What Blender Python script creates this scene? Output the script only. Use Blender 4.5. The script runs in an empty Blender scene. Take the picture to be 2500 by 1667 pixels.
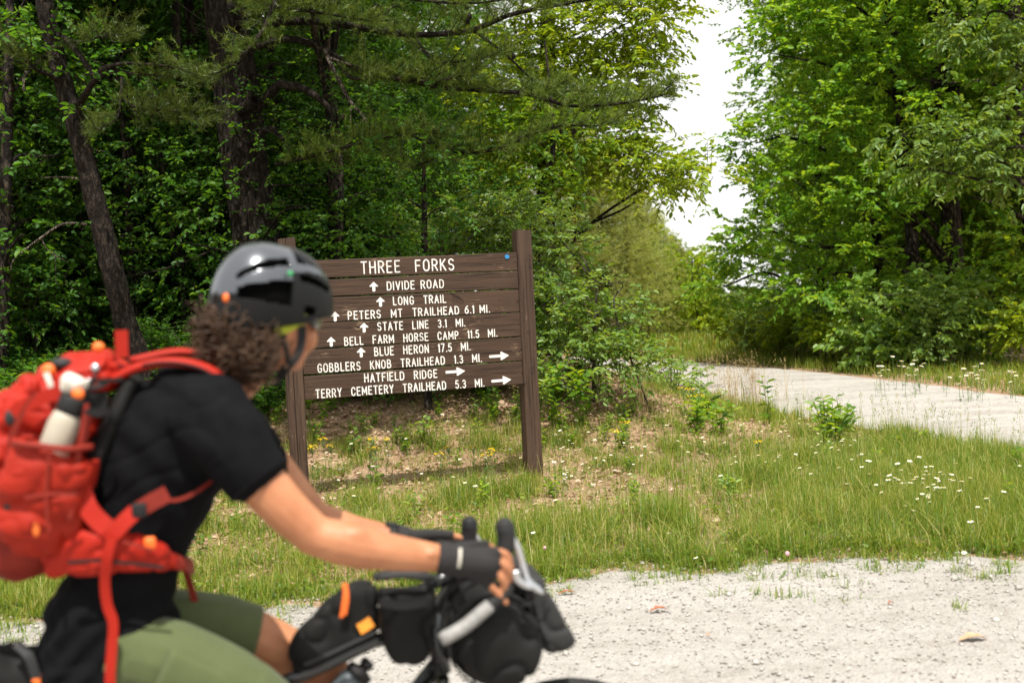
import bpy, bmesh, math, random
import numpy as np
from mathutils import Vector, Matrix

# ------------------------------------------------------------------ camera, sky, sun, exposure
SC = bpy.context.scene
COL = SC.collection
CAM_H, FPX, PITCH, ROLL = 1.6, 2778.0, math.radians(2.0), math.radians(2.9)
_f = np.array([0, math.cos(PITCH), -math.sin(PITCH)])
_u0 = np.array([0, math.sin(PITCH), math.cos(PITCH)])
_r0 = np.array([1.0, 0, 0])
_r = math.cos(ROLL) * _r0 - math.sin(ROLL) * _u0
_u = math.sin(ROLL) * _r0 + math.cos(ROLL) * _u0
CAM = np.array([0, 0, CAM_H])
cd = bpy.data.cameras.new('camera')
cam = bpy.data.objects.new('camera', cd)
COL.objects.link(cam)
cam.matrix_world = Matrix(((_r[0], _u[0], -_f[0], 0), (_r[1], _u[1], -_f[1], 0), (_r[2], _u[2], -_f[2], CAM_H), (0, 0, 0, 1)))
cd.sensor_width = 36.0
cd.lens = FPX / 2500 * 36
cd.clip_start = 0.1
cd.clip_end = 3000
cd.dof.use_dof = True
cd.dof.focus_distance = 10.1
cd.dof.aperture_fstop = 2.3
SC.camera = cam

SUN = np.array([0.07, -0.39, 0.915]); SUN /= np.linalg.norm(SUN)
w = bpy.data.worlds.new('World'); SC.world = w; w.use_nodes = True
nt = w.node_tree; bgn = nt.nodes['Background']
sky = nt.nodes.new('ShaderNodeTexSky'); sky.sky_type = 'NISHITA'; sky.sun_disc = False
sky.sun_elevation = math.asin(SUN[2]); sky.sun_rotation = math.atan2(SUN[0], SUN[1])
sky.air_density = 1.0; sky.dust_density = 2.0
tcw = nt.nodes.new('ShaderNodeTexCoord')
mpw = nt.nodes.new('ShaderNodeMapping'); mpw.inputs['Scale'].default_value = (1.2, 1.2, 3.0)
nzw = nt.nodes.new('ShaderNodeTexNoise'); nzw.inputs['Scale'].default_value = 2.2; nzw.inputs['Detail'].default_value = 6
rpw = nt.nodes.new('ShaderNodeValToRGB')
rpw.color_ramp.elements[0].position = 0.25; rpw.color_ramp.elements[0].color = (0.74, 0.74, 0.74, 1)
rpw.color_ramp.elements[1].position = 0.6; rpw.color_ramp.elements[1].color = (0.93, 0.93, 0.93, 1)
mxw = nt.nodes.new('ShaderNodeMixRGB'); mxw.inputs['Color2'].default_value = (8.1, 8.05, 7.8, 1)   # thin bright cloud veil
nt.links.new(tcw.outputs['Generated'], mpw.inputs['Vector']); nt.links.new(mpw.outputs['Vector'], nzw.inputs['Vector'])
nt.links.new(nzw.outputs['Fac'], rpw.inputs['Fac']); nt.links.new(rpw.outputs['Color'], mxw.inputs['Fac'])
nt.links.new(sky.outputs['Color'], mxw.inputs['Color1']); nt.links.new(mxw.outputs['Color'], bgn.inputs['Color'])
bgn.inputs['Strength'].default_value = 0.105
sl = bpy.data.lights.new('sun', 'SUN'); sl.energy = 4.4; sl.angle = math.radians(0.53); sl.color = (1.0, 0.955, 0.88)
so = bpy.data.objects.new('sun', sl); COL.objects.link(so)
so.rotation_euler = Vector(SUN).to_track_quat('Z', 'Y').to_euler(); so.location = (4, -4, 20)
vs = SC.view_settings
SC.display_settings.display_device = 'sRGB'
vs.view_transform = 'Standard'; vs.look = 'None'; vs.exposure = 0.62; vs.gamma = 1.0; vs.use_curve_mapping = False
SC.render.engine = 'CYCLES'
cy = SC.cycles
cy.max_bounces = 7; cy.diffuse_bounces = 4; cy.glossy_bounces = 2; cy.transmission_bounces = 4; cy.transparent_max_bounces = 4
cy.caustics_reflective = False; cy.caustics_refractive = False; cy.use_denoising = True
cy.sample_clamp_indirect = 4.0

# ------------------------------------------------------------------ helpers
RNG = np.random.default_rng(7)
random.seed(7)

def ray(a, b):
    return _f + _r * ((a - 1250) / FPX) + _u * ((833.5 - b) / FPX)
def U(a, b, d):                        # photo position a, b seen at distance d -> point in the place
    return CAM + ray(a, b) * d
def norm(v):
    v = np.asarray(v, float)
    return v / np.maximum(np.linalg.norm(v, axis=-1, keepdims=True), 1e-9)
def sstep(a, b, x):
    t = np.clip((np.asarray(x, float) - a) / (b - a), 0, 1)
    return t * t * (3 - 2 * t)
_H = np.random.default_rng(99).random((256, 256))
def vnoise(x, y, s=1.0):
    x = np.asarray(x, float) * s + 1000.3; y = np.asarray(y, float) * s + 1000.7
    i = np.floor(x).astype(int); j = np.floor(y).astype(int); fx = x - i; fy = y - j
    fx = fx * fx * (3 - 2 * fx); fy = fy * fy * (3 - 2 * fy)
    g = lambda p, q: _H[p % 256, q % 256]
    return (g(i, j) * (1 - fx) + g(i + 1, j) * fx) * (1 - fy) + (g(i, j + 1) * (1 - fx) + g(i + 1, j + 1) * fx) * fy
_H3 = np.random.default_rng(98).random((64, 64, 64))
def n3(V, s, k=0.0):                      # smooth 3-D value noise, 0..1
    P = np.asarray(V, float) * s + 500.3 + k * 7.31; i = np.floor(P).astype(int); f = P - i; f = f * f * (3 - 2 * f); out = 0
    for a in (0, 1):
        for b in (0, 1):
            for c in (0, 1):
                out = out + _H3[(i[:, 0] + a) % 64, (i[:, 1] + b) % 64, (i[:, 2] + c) % 64] * (f[:, 0] if a else 1 - f[:, 0]) * (f[:, 1] if b else 1 - f[:, 1]) * (f[:, 2] if c else 1 - f[:, 2])
    return out
def crease(V, s, k=0.0):                  # sharp fold lines, 0..1
    return 1 - np.abs(2 * n3(V, s, k) - 1)
def fbm(x, y, s=1.0):
    return vnoise(x, y, s) * .5 + vnoise(x, y, s * 2.1) * .3 + vnoise(x, y, s * 4.3) * .2

ROAD = np.array([(12.5, 6.0), (8.7, 8.1), (6.4, 10.8), (5.2, 14.1), (4.6, 17.8), (3.5, 22.5), (1.3, 28), (-3, 34), (-10, 40)], float)
ROAD_W = 1.72
def _dense(P, n=12):                    # Catmull-Rom through points
    P = np.asarray(P, float); Q = np.vstack([2 * P[0] - P[1], P, 2 * P[-1] - P[-2]]); out = []
    for k in range(1, len(Q) - 2):
        t = np.linspace(0, 1, n, endpoint=False)[:, None]
        a, b, c, d = Q[k - 1], Q[k], Q[k + 1], Q[k + 2]
        out.append(.5 * (2 * b + (c - a) * t + (2 * a - 5 * b + 4 * c - d) * t * t + (3 * b - a - 3 * c + d) * t ** 3))
    return np.vstack(out + [P[-1:]])
ROADD = _dense(ROAD, 16)
def road_dist(x, y):
    x = np.asarray(x, float); y = np.asarray(y, float)
    best = np.full(x.shape, 1e9)
    for p in ROADD:
        best = np.minimum(best, (x - p[0]) ** 2 + (y - p[1]) ** 2)
    return np.sqrt(best)
def edge_y(x):                          # where the gravel lot ends and the grass begins
    x = np.asarray(x, float)
    return np.interp(x, [-16, -4, -1.7, .6, 1.8, 3, 6, 18], [6.3, 6.35, 6.25, 6.66, 6.84, 6.58, 6.3, 5.8]) + 0.22 * (vnoise(x, x * 0 + 3.1, 1.3) - .5) + .25 * (vnoise(x, x * 0 + 9.1, 5.0) - .5)
def ground_z(x, y):
    x = np.asarray(x, float); y = np.asarray(y, float)
    rd = road_dist(x, y)
    left = sstep(1.8, 4.6, rd) * (x < 4.5 - 0.02 * y)
    bank = 0.78 * sstep(10.4, 15.0, y - 0.08 * x) * left * sstep(5.0, 1.5, x)
    bump = 0.05 * (fbm(x, y, 0.8) - .5) * sstep(6.6, 8.0, y) * sstep(1.5, 2.4, rd)
    drop = -2.2 * sstep(34, 90, y)
    return bank + bump + drop
def ground_hit(a, b):
    d = ray(a, b); t = -CAM_H / d[2]
    for _ in range(12):
        p = CAM + d * t
        t = (float(ground_z(p[0], p[1])) - CAM_H) / d[2] * .6 + t * .4
    return CAM + d * t

def mesh_np(name, V, F, mats, var=None, smooth=False, mat_idx=None):
    V = np.ascontiguousarray(V, np.float32); F = np.ascontiguousarray(F, np.int32)
    me = bpy.data.meshes.new(name)
    me.vertices.add(len(V)); me.vertices.foreach_set('co', V.ravel())
    me.loops.add(F.size); me.loops.foreach_set('vertex_index', F.ravel())
    me.polygons.add(len(F)); me.polygons.foreach_set('loop_start', np.arange(0, F.size, F.shape[1], dtype=np.int32))
    if mat_idx is not None: me.polygons.foreach_set('material_index', np.ascontiguousarray(mat_idx, np.int32))
    me.update(calc_edges=True)
    if smooth: me.polygons.foreach_set('use_smooth', np.ones(len(F), bool))
    if var is not None:
        at = me.attributes.new('var', 'FLOAT', 'POINT'); at.data.foreach_set('value', np.ascontiguousarray(var, np.float32))
    for m in (mats if isinstance(mats, (list, tuple)) else [mats]): me.materials.append(m)
    return me

class MB:                                # collects verts and faces of one mesh
    def __init__(s): s.v = []; s.f = []; s.m = []; s.mi = 0
    def add(s, V, F):
        o = len(s.v); s.v += [tuple(map(float, p)) for p in V]
        for q in F: s.f.append([o + i for i in q]); s.m.append(s.mi)
    def box(s, c, size, M=None, bev=0.0):
        x, y, z = [k / 2 for k in size]
        if bev <= 0:
            V = [(i * x, j * y, k * z) for i in (-1, 1) for j in (-1, 1) for k in (-1, 1)]
            F = [(0, 1, 3, 2), (4, 6, 7, 5), (0, 4, 5, 1), (2, 3, 7, 6), (0, 2, 6, 4), (1, 5, 7, 3)]
        else:
            bm = bmesh.new(); bmesh.ops.create_cube(bm, size=1.0)
            for q in bm.verts: q.co = Vector((q.co.x * 2 * x, q.co.y * 2 * y, q.co.z * 2 * z))
            bmesh.ops.bevel(bm, geom=bm.edges[:], offset=bev, segments=2, profile=.5, affect='EDGES')
            bm.verts.ensure_lookup_table()
            V = [tuple(q.co) for q in bm.verts]; F = [[q.index for q in f.verts] for f in bm.faces]; bm.free()
        V = np.array(V)
        if M is not None: V = V @ np.asarray(M, float).T
        s.add(V + np.asarray(c, float), F)
    def tube(s, P, R, seg=8, cap=True, flat=None):
        P = np.asarray(P, float); n = len(P); R = np.full(n, R, float) if np.isscalar(R) else np.asarray(R, float)
        T = norm(np.gradient(P, axis=0)); a = np.array([0, 0, 1.0]) if abs(T[0][2]) < .9 else np.array([1.0, 0, 0])
        V = []; ang = np.linspace(0, 2 * math.pi, seg, endpoint=False); N = None
        for i in range(n):
            N = norm(a - T[i] * np.dot(a, T[i])) if N is None else norm(N - T[i] * np.dot(N, T[i]))
            B = np.cross(T[i], N)
            for t in ang: V.append(P[i] + R[i] * (math.cos(t) * N + math.sin(t) * B * (1 if flat is None else flat)))
        F = [(i * seg + j, i * seg + (j + 1) % seg, (i + 1) * seg + (j + 1) % seg, (i + 1) * seg + j) for i in range(n - 1) for j in range(seg)]
        if cap: F += [tuple(range(seg - 1, -1, -1)), tuple(range((n - 1) * seg, n * seg))]
        s.add(V, F)
    def loft(s, rings, cap=True):         # rings: list of (k,3) arrays
        k = len(rings[0]); V = np.vstack(rings); n = len(rings)
        F = [(i * k + j, i * k + (j + 1) % k, (i + 1) * k + (j + 1) % k, (i + 1) * k + j) for i in range(n - 1) for j in range(k)]
        if cap: F += [tuple(range(k - 1, -1, -1)), tuple(range((n - 1) * k, n * k))]
        s.add(V, F)
    def ball(s, c, r, M=None, seg=12, rings=8):
        r = np.full(3, r, float) if np.isscalar(r) else np.asarray(r, float); V = [(0, 0, 1)]
        for i in range(1, rings):
            t = math.pi * i / rings
            for j in range(seg): V.append((math.sin(t) * math.cos(2 * math.pi * j / seg), math.sin(t) * math.sin(2 * math.pi * j / seg), math.cos(t)))
        V.append((0, 0, -1)); e = len(V) - 1; V = np.array(V) * r
        if M is not None: V = V @ np.asarray(M, float).T
        F = [(0, 1 + j, 1 + (j + 1) % seg) for j in range(seg)]
        F += [(1 + i * seg + j, 1 + (i + 1) * seg + j, 1 + (i + 1) * seg + (j + 1) % seg, 1 + i * seg + (j + 1) % seg) for i in range(rings - 2) for j in range(seg)]
        F += [(e, 1 + (rings - 2) * seg + (j + 1) % seg, 1 + (rings - 2) * seg + j) for j in range(seg)]
        s.add(V + np.asarray(c, float), F)
    def mesh(s, name, mats, smooth=False, off=None):
        me = bpy.data.meshes.new(name); V = np.array(s.v)
        if off is not None: V = V - np.asarray(off, float)
        me.from_pydata(V.tolist(), [], s.f)
        for m in (mats if isinstance(mats, (list, tuple)) else [mats]): me.materials.append(m)
        me.polygons.foreach_set('material_index', np.array(s.m, np.int32))
        if smooth: me.polygons.foreach_set('use_smooth', np.ones(len(s.f), bool))
        me.update(); return me

def put(name, me, parent=None, loc=None, rot=None):
    o = bpy.data.objects.new(name, me); COL.objects.link(o)
    if parent is not None: o.parent = parent
    if loc is not None: o.location = [float(q) for q in loc]
    if rot is not None: o.rotation_euler = rot
    return o
def tag(o, label=None, cat=None, group=None, kind=None):
    for k, v in (('label', label), ('category', cat), ('group', group), ('kind', kind)):
        if v: o[k] = v
    return o
def thing(name, label, cat, loc=(0, 0, 0), rotz=0.0, group=None):
    o = put(name, None, None, loc, (0, 0, rotz)); o.empty_display_size = .1
    return tag(o, label, cat, group)
def copy_tree(src, loc, rotz=0.0, scale=1.0, label=None, tilt=(0, 0)):
    c = src.copy(); COL.objects.link(c); c.location = [float(q) for q in loc]; c.rotation_euler = (tilt[0], tilt[1], rotz); c.scale = (scale,) * 3
    if label: c['label'] = label
    for ch in list(src.children):
        d = ch.copy(); COL.objects.link(d); d.parent = c
        for g in list(ch.children):
            e = g.copy(); COL.objects.link(e); e.parent = d
    return c

# ------------------------------------------------------------------ materials
def newmat(name):
    m = bpy.data.materials.new(name); m.use_nodes = True
    return m, m.node_tree, m.node_tree.nodes['Principled BSDF']
def ramp(nt, pts):
    r = nt.nodes.new('ShaderNodeValToRGB'); e = r.color_ramp.elements
    while len(e) < len(pts): e.new(.5)
    for k, (p, c) in enumerate(pts): e[k].position = p; e[k].color = (*c, 1)
    return r
def noise(nt, scale, detail=4, rough=.55, vec=None, sc3=None, coord='Object'):
    n = nt.nodes.new('ShaderNodeTexNoise'); n.inputs['Scale'].default_value = scale; n.inputs['Detail'].default_value = detail; n.inputs['Roughness'].default_value = rough
    if vec is None:
        tc = nt.nodes.new('ShaderNodeTexCoord'); vec = tc.outputs[coord]
    if sc3 is not None:
        mp = nt.nodes.new('ShaderNodeMapping'); mp.inputs['Scale'].default_value = sc3; nt.links.new(vec, mp.inputs['Vector']); vec = mp.outputs['Vector']
    nt.links.new(vec, n.inputs['Vector']); return n
def bump(nt, src, bsdf, strength, dist=.01):
    b = nt.nodes.new('ShaderNodeBump'); b.inputs['Strength'].default_value = strength; b.inputs['Distance'].default_value = dist
    nt.links.new(src, b.inputs['Height']); nt.links.new(b.outputs['Normal'], bsdf.inputs['Normal']); return b
def simple(name, col, rough=.6, metal=0.0, spec=.5, var=.0, nscale=8, bmp=0.0, bscale=60, bdist=.004, coat=0.0, sheen=0.0):
    m, nt, b = newmat(name)
    b.inputs['Base Color'].default_value = (*col, 1); b.inputs['Roughness'].default_value = rough
    b.inputs['Metallic'].default_value = metal; b.inputs['Specular IOR Level'].default_value = spec
    if coat: b.inputs['Coat Weight'].default_value = coat; b.inputs['Coat Roughness'].default_value = .12
    if sheen: b.inputs['Sheen Weight'].default_value = sheen
    if var:
        n = noise(nt, nscale)
        r = ramp(nt, [(.3, tuple(c * (1 - var) for c in col)), (.7, tuple(min(1, c * (1 + var)) for c in col))])
        nt.links.new(n.outputs['Fac'], r.inputs['Fac']); nt.links.new(r.outputs['Color'], b.inputs['Base Color'])
    if bmp:
        n2 = noise(nt, bscale, 5); bump(nt, n2.outputs['Fac'], b, bmp, bdist)
    return m
def leafmat(name, cols, trans=.42, rough=.5, spec=.28, tcol=None):
    m, nt, b = newmat(name)
    at = nt.nodes.new('ShaderNodeAttribute'); at.attribute_name = 'var'
    oi = nt.nodes.new('ShaderNodeObjectInfo')
    r = ramp(nt, [(i / (len(cols) - 1), c) for i, c in enumerate(cols)])
    nt.links.new(at.outputs['Fac'], r.inputs['Fac'])
    hs = nt.nodes.new('ShaderNodeHueSaturation')
    ma = nt.nodes.new('ShaderNodeMath'); ma.operation = 'MULTIPLY_ADD'; ma.inputs[1].default_value = .5; ma.inputs[2].default_value = .75
    nt.links.new(oi.outputs['Random'], ma.inputs[0]); nt.links.new(ma.outputs[0], hs.inputs['Value']); nt.links.new(r.outputs['Color'], hs.inputs['Color'])
    nt.links.new(hs.outputs['Color'], b.inputs['Base Color'])
    b.inputs['Roughness'].default_value = rough; b.inputs['Specular IOR Level'].default_value = spec
    if trans > 0:
        tr = nt.nodes.new('ShaderNodeBsdfTranslucent'); mx = nt.nodes.new('ShaderNodeMixShader'); mx.inputs['Fac'].default_value = trans
        mu = nt.nodes.new('ShaderNodeMixRGB'); mu.blend_type = 'MULTIPLY'; mu.inputs['Fac'].default_value = 1; mu.inputs['Color2'].default_value = (*(tcol or (2.6, 2.1, .7)), 1)
        nt.links.new(hs.outputs['Color'], mu.inputs['Color1']); nt.links.new(mu.outputs['Color'], tr.inputs['Color'])
        nt.links.new(b.outputs['BSDF'], mx.inputs[1]); nt.links.new(tr.outputs['BSDF'], mx.inputs[2])
        nt.links.new(mx.outputs['Shader'], nt.nodes['Material Output'].inputs['Surface'])
    return m
def bark(name, c0, c1, sc=1.0):
    m, nt, b = newmat(name)
    n = noise(nt, 7 * sc, 6, .65, sc3=(1, 1, .35)); n2 = noise(nt, 40 * sc, 5, .6, sc3=(1, 1, .5))
    vo = nt.nodes.new('ShaderNodeTexVoronoi'); vo.inputs['Scale'].default_value = 16 * sc
    tc = nt.nodes.new('ShaderNodeTexCoord'); mp = nt.nodes.new('ShaderNodeMapping'); mp.inputs['Scale'].default_value = (1, 1, .4)
    nt.links.new(tc.outputs['Object'], mp.inputs['Vector'])
    mxv = nt.nodes.new('ShaderNodeMixRGB'); mxv.inputs['Fac'].default_value = .12; nt.links.new(mp.outputs['Vector'], mxv.inputs['Color1']); nt.links.new(n.outputs['Color'], mxv.inputs['Color2'])
    nt.links.new(mxv.outputs['Color'], vo.inputs['Vector'])
    ad = nt.nodes.new('ShaderNodeMath'); ad.operation = 'ADD'; nt.links.new(vo.outputs['Distance'], ad.inputs[0]); nt.links.new(n2.outputs['Fac'], ad.inputs[1])
    r = ramp(nt, [(.5, tuple(1.25 * q for q in c1)), (.75, c1), (.95, tuple(.5 * (p + q) for p, q in zip(c0, c1))), (1.12, c0)])
    nt.links.new(ad.outputs[0], r.inputs['Fac']); nt.links.new(r.outputs['Color'], b.inputs['Base Color'])
    b.inputs['Roughness'].default_value = .9; b.inputs['Specular IOR Level'].default_value = .2
    bump(nt, ad.outputs[0], b, 1.0, .035).invert = True
    return m
M = {}
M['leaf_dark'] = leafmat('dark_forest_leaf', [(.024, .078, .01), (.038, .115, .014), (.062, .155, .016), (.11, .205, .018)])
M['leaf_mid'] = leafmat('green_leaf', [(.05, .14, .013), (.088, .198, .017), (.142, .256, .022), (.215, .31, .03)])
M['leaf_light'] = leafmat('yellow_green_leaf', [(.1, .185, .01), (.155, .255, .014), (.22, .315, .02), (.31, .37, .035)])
M['leaf_bush'] = leafmat('pale_glossy_leaf', [(.075, .155, .025), (.11, .205, .035), (.155, .25, .05), (.21, .295, .08)], trans=.38, rough=.42, spec=.4)
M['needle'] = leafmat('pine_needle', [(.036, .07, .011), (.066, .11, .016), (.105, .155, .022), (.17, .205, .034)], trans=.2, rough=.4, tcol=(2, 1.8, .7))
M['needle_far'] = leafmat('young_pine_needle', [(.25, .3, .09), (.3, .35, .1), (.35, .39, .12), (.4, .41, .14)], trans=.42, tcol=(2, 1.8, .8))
M['grass'] = leafmat('grass_blade', [(.055, .12, .012), (.1, .175, .018), (.17, .23, .026), (.29, .28, .065), (.46, .38, .17)], trans=.35, rough=.4, tcol=(1.9, 1.8, .8))
M['straw'] = leafmat('dry_straw', [(.42, .3, .13), (.55, .4, .2), (.62, .48, .26)], trans=.25, tcol=(1.4, 1.3, 1))
M['litter'] = leafmat('dry_fallen_leaf', [(.16, .09, .05), (.27, .17, .1), (.4, .27, .17), (.52, .38, .26), (.6, .48, .35)], trans=.12, rough=.6, spec=.3, tcol=(1.2, 1.1, .9))
M['bark_pine'] = bark('pine_bark', (.013, .0095, .007), (.042, .031, .024), 1.6)
M['bark_grey'] = bark('grey_brown_bark', (.014, .011, .009), (.07, .055, .042))
M['bark_lichen'] = bark('lichen_covered_bark', (.05, .04, .03), (.36, .3, .24), 2.5)
M['twig'] = simple('twig_bark', (.055, .042, .03), .85, var=.4)
M['stem'] = simple('green_stem', (.1, .17, .04), .6)
M['white_petal'] = simple('white_petal', (.82, .82, .78), .6)
M['yellow'] = simple('yellow_petal', (.74, .52, .012), .6, var=.2)
# ------------------------------------------------------------------ ground, roads
def ground_mat():
    m, nt, b = newmat('leaf_littered_soil')
    n1 = noise(nt, .9, 5, coord='Object'); n2 = noise(nt, 28, 6, .7); n3 = noise(nt, 6, 4)
    r1 = ramp(nt, [(.3, (.17, .105, .06)), (.5, (.33, .22, .14)), (.7, (.45, .33, .23))])
    r2 = ramp(nt, [(.35, (.55, .5, .45)), (.65, (1.25, 1.2, 1.15))])
    mx = nt.nodes.new('ShaderNodeMixRGB'); mx.blend_type = 'MULTIPLY'; mx.inputs['Fac'].default_value = 1
    ad = nt.nodes.new('ShaderNodeMixRGB'); ad.inputs['Fac'].default_value = .5
    nt.links.new(n1.outputs['Fac'], ad.inputs['Color1']); nt.links.new(n3.outputs['Fac'], ad.inputs['Color2'])
    nt.links.new(ad.outputs['Color'], r1.inputs['Fac']); nt.links.new(n2.outputs['Fac'], r2.inputs['Fac'])
    nt.links.new(r1.outputs['Color'], mx.inputs['Color1']); nt.links.new(r2.outputs['Color'], mx.inputs['Color2'])
    nt.links.new(mx.outputs['Color'], b.inputs['Base Color']); b.inputs['Roughness'].default_value = .95
    bump(nt, n2.outputs['Fac'], b, .7, .03)
    return m
def gravel_mat(name, dust, stony):
    m, nt, b = newmat(name)
    n1 = noise(nt, 1.0, 6, .65, sc3=(.35, 1.3, 1)); n2 = noise(nt, 90, 5, .7); n3 = noise(nt, 9, 5, .65)
    vo = nt.nodes.new('ShaderNodeTexVoronoi'); vo.inputs['Scale'].default_value = 55
    tc = nt.nodes.new('ShaderNodeTexCoord'); nt.links.new(tc.outputs['Object'], vo.inputs['Vector'])
    r1 = ramp(nt, [(.32, (.255, .23, .2)), (.5, dust), (.7, stony)])
    ad = nt.nodes.new('ShaderNodeMixRGB'); ad.inputs['Fac'].default_value = .45
    nt.links.new(n1.outputs['Fac'], ad.inputs['Color1']); nt.links.new(n3.outputs['Fac'], ad.inputs['Color2']); nt.links.new(ad.outputs['Color'], r1.inputs['Fac'])
    r2 = ramp(nt, [(.3, (.72, .71, .7)), (.5, (1, 1, 1)), (.75, (1.14, 1.12, 1.1))]); nt.links.new(n2.outputs['Fac'], r2.inputs['Fac'])
    hs = nt.nodes.new('ShaderNodeMixRGB'); hs.blend_type = 'MULTIPLY'; hs.inputs['Fac'].default_value = 1
    nt.links.new(r1.outputs['Color'], hs.inputs['Color1']); nt.links.new(r2.outputs['Color'], hs.inputs['Color2'])
    h2 = nt.nodes.new('ShaderNodeMixRGB'); h2.blend_type = 'MULTIPLY'; h2.inputs['Fac'].default_value = .35
    nt.links.new(hs.outputs['Color'], h2.inputs['Color1']); rv = ramp(nt, [(0, (.74, .73, .72)), (.4, (.97, .97, .97)), (1, (1.08, 1.08, 1.08))]); sv = nt.nodes.new('ShaderNodeSeparateColor'); nt.links.new(vo.outputs['Color'], sv.inputs['Color']); nt.links.new(sv.outputs['Red'], rv.inputs['Fac']); nt.links.new(rv.outputs['Color'], h2.inputs['Color2'])
    nt.links.new(h2.outputs['Color'], b.inputs['Base Color']); b.inputs['Roughness'].default_value = .95; b.inputs['Specular IOR Level'].default_value = .2
    sm = nt.nodes.new('ShaderNodeMath'); sm.operation = 'MULTIPLY_ADD'; sm.inputs[1].default_value = .7
    nt.links.new(n2.outputs['Fac'], sm.inputs[0]); nt.links.new(vo.outputs['Distance'], sm.inputs[2])
    bump(nt, sm.outputs[0], b, .8, .012)
    return m
M['ground'] = ground_mat()
M['gravel'] = gravel_mat('pale_gravel', (.365, .342, .314), (.44, .418, .39))
M['road'] = gravel_mat('white_road_gravel', (.40, .375, .345), (.48, .455, .425))

def sheet(xs, ys, zf):
    X, Y = np.meshgrid(xs, ys); Z = zf(X, Y); V = np.stack([X, Y, Z], -1).reshape(-1, 3)
    nx, ny = len(xs), len(ys); i = np.arange(nx * ny).reshape(ny, nx)
    F = np.stack([i[:-1, :-1], i[:-1, 1:], i[1:, 1:], i[1:, :-1]], -1).reshape(-1, 4)
    return V, F
xs = np.concatenate([[-600, -300, -150, -80, -50, -35], np.arange(-26, 26, .28), [35, 50, 80, 150, 300, 600]])
ys = np.concatenate([[-300, -120, -50, -20, -8], np.arange(-2, 40, .28), [45, 52, 62, 80, 110, 180, 400, 900]])
V, F = sheet(xs, ys, ground_z)
tag(put('ground', mesh_np('ground', V, F, M['ground'], smooth=True)), kind='structure')

# gravel lot in front: one sheet 5 mm above the soil with a ragged edge
gx = np.arange(-16, 18.01, .1); t = np.linspace(0, 1, 60) ** 1.0
ye = edge_y(gx)
GV = np.stack([np.repeat(gx[None], 60, 0), -10 + (ye[None] + 10) * t[:, None], np.zeros((60, len(gx)))], -1)
GV[..., 2] = ground_z(GV[..., 0], GV[..., 1]) + .006 + .012 * (fbm(GV[..., 0], GV[..., 1], 1.4) - .3) * (t[:, None] < .999)
GV[-1, :, 2] -= .02
i = np.arange(60 * len(gx)).reshape(60, -1)
GF = np.stack([i[:-1, :-1], i[:-1, 1:], i[1:, 1:], i[1:, :-1]], -1).reshape(-1, 4)
tag(put('gravel_path', mesh_np('gravel_path', GV.reshape(-1, 3), GF, M['gravel'], smooth=True)), kind='structure')

# the white gravel road curving away among the trees
C = ROADD; T = norm(np.gradient(C, axis=0)); Nn = np.stack([-T[:, 1], T[:, 0]], -1)
cols = np.linspace(-1, 1, 15); RV = []
for k, c in enumerate(C):
    for q in cols:
        wob = 1 + .06 * (vnoise(k * .35, q * 3, 1.0) - .5) + .05 * (vnoise(k * 1.3, q * 3 + 7, 1.0) - .5)
        p = c + Nn[k] * q * ROAD_W * wob
        RV.append((p[0], p[1], float(ground_z(p[0], p[1])) + .02 + .045 * (1 - q * q) - .03 * (abs(q) > .99)))
nk = len(cols); i = np.arange(len(RV)).reshape(-1, nk)
RF = np.stack([i[:-1, :-1], i[:-1, 1:], i[1:, 1:], i[1:, :-1]], -1).reshape(-1, 4)
tag(put('gravel_road', mesh_np('gravel_road', np.array(RV), RF, M['road'], smooth=True)), kind='structure')

# ------------------------------------------------------------------ the trail sign
def wood_mat(name, dark, light, worn, axis=0):
    dark = tuple(c * .6 for c in dark); light = tuple(c * .72 for c in light)
    m, nt, b = newmat(name)
    s = [14, 14, 14]; s[axis] = .55; s2 = [60, 60, 60]; s2[axis] = 1.6
    n1 = noise(nt, 1.0, 5, .6, sc3=tuple(s)); n2 = noise(nt, 1.0, 6, .7, sc3=tuple(s2)); n3 = noise(nt, 3, 3)
    s4 = [150, 150, 150]; s4[axis] = 12; n4 = noise(nt, 1.0, 3, .6, sc3=tuple(s4))
    r1 = ramp(nt, [(.3, dark), (.7, light)]); nt.links.new(n1.outputs['Fac'], r1.inputs['Fac'])
    r2 = ramp(nt, [(.36, (.34, .31, .3)), (.5, (1, 1, 1)), (.72, (1.25, 1.22, 1.18))]); nt.links.new(n2.outputs['Fac'], r2.inputs['Fac'])
    mx = nt.nodes.new('ShaderNodeMixRGB'); mx.blend_type = 'MULTIPLY'; mx.inputs['Fac'].default_value = 1
    nt.links.new(r1.outputs['Color'], mx.inputs['Color1']); nt.links.new(r2.outputs['Color'], mx.inputs['Color2'])
    mu = nt.nodes.new('ShaderNodeMath'); mu.operation = 'MULTIPLY'; nt.links.new(n4.outputs['Fac'], mu.inputs[0]); nt.links.new(n3.outputs['Fac'], mu.inputs[1])
    r3 = ramp(nt, [(.36, (0, 0, 0)), (.43, (1, 1, 1))]); nt.links.new(mu.outputs[0], r3.inputs['Fac'])
    m2 = nt.nodes.new('ShaderNodeMixRGB'); m2.inputs['Color2'].default_value = (*worn, 1)
    nt.links.new(r3.outputs['Color'], m2.inputs['Fac']); nt.links.new(mx.outputs['Color'], m2.inputs['Color1']); nt.links.new(m2.outputs['Color'], b.inputs['Base Color'])
    b.inputs['Roughness'].default_value = .7; b.inputs['Specular IOR Level'].default_value = .3
    bump(nt, n2.outputs['Fac'], b, .55, .006)
    return m
M['plank'] = wood_mat('brown_painted_plank', (.07, .039, .024), (.112, .065, .041), (.36, .25, .16), 0)
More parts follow.
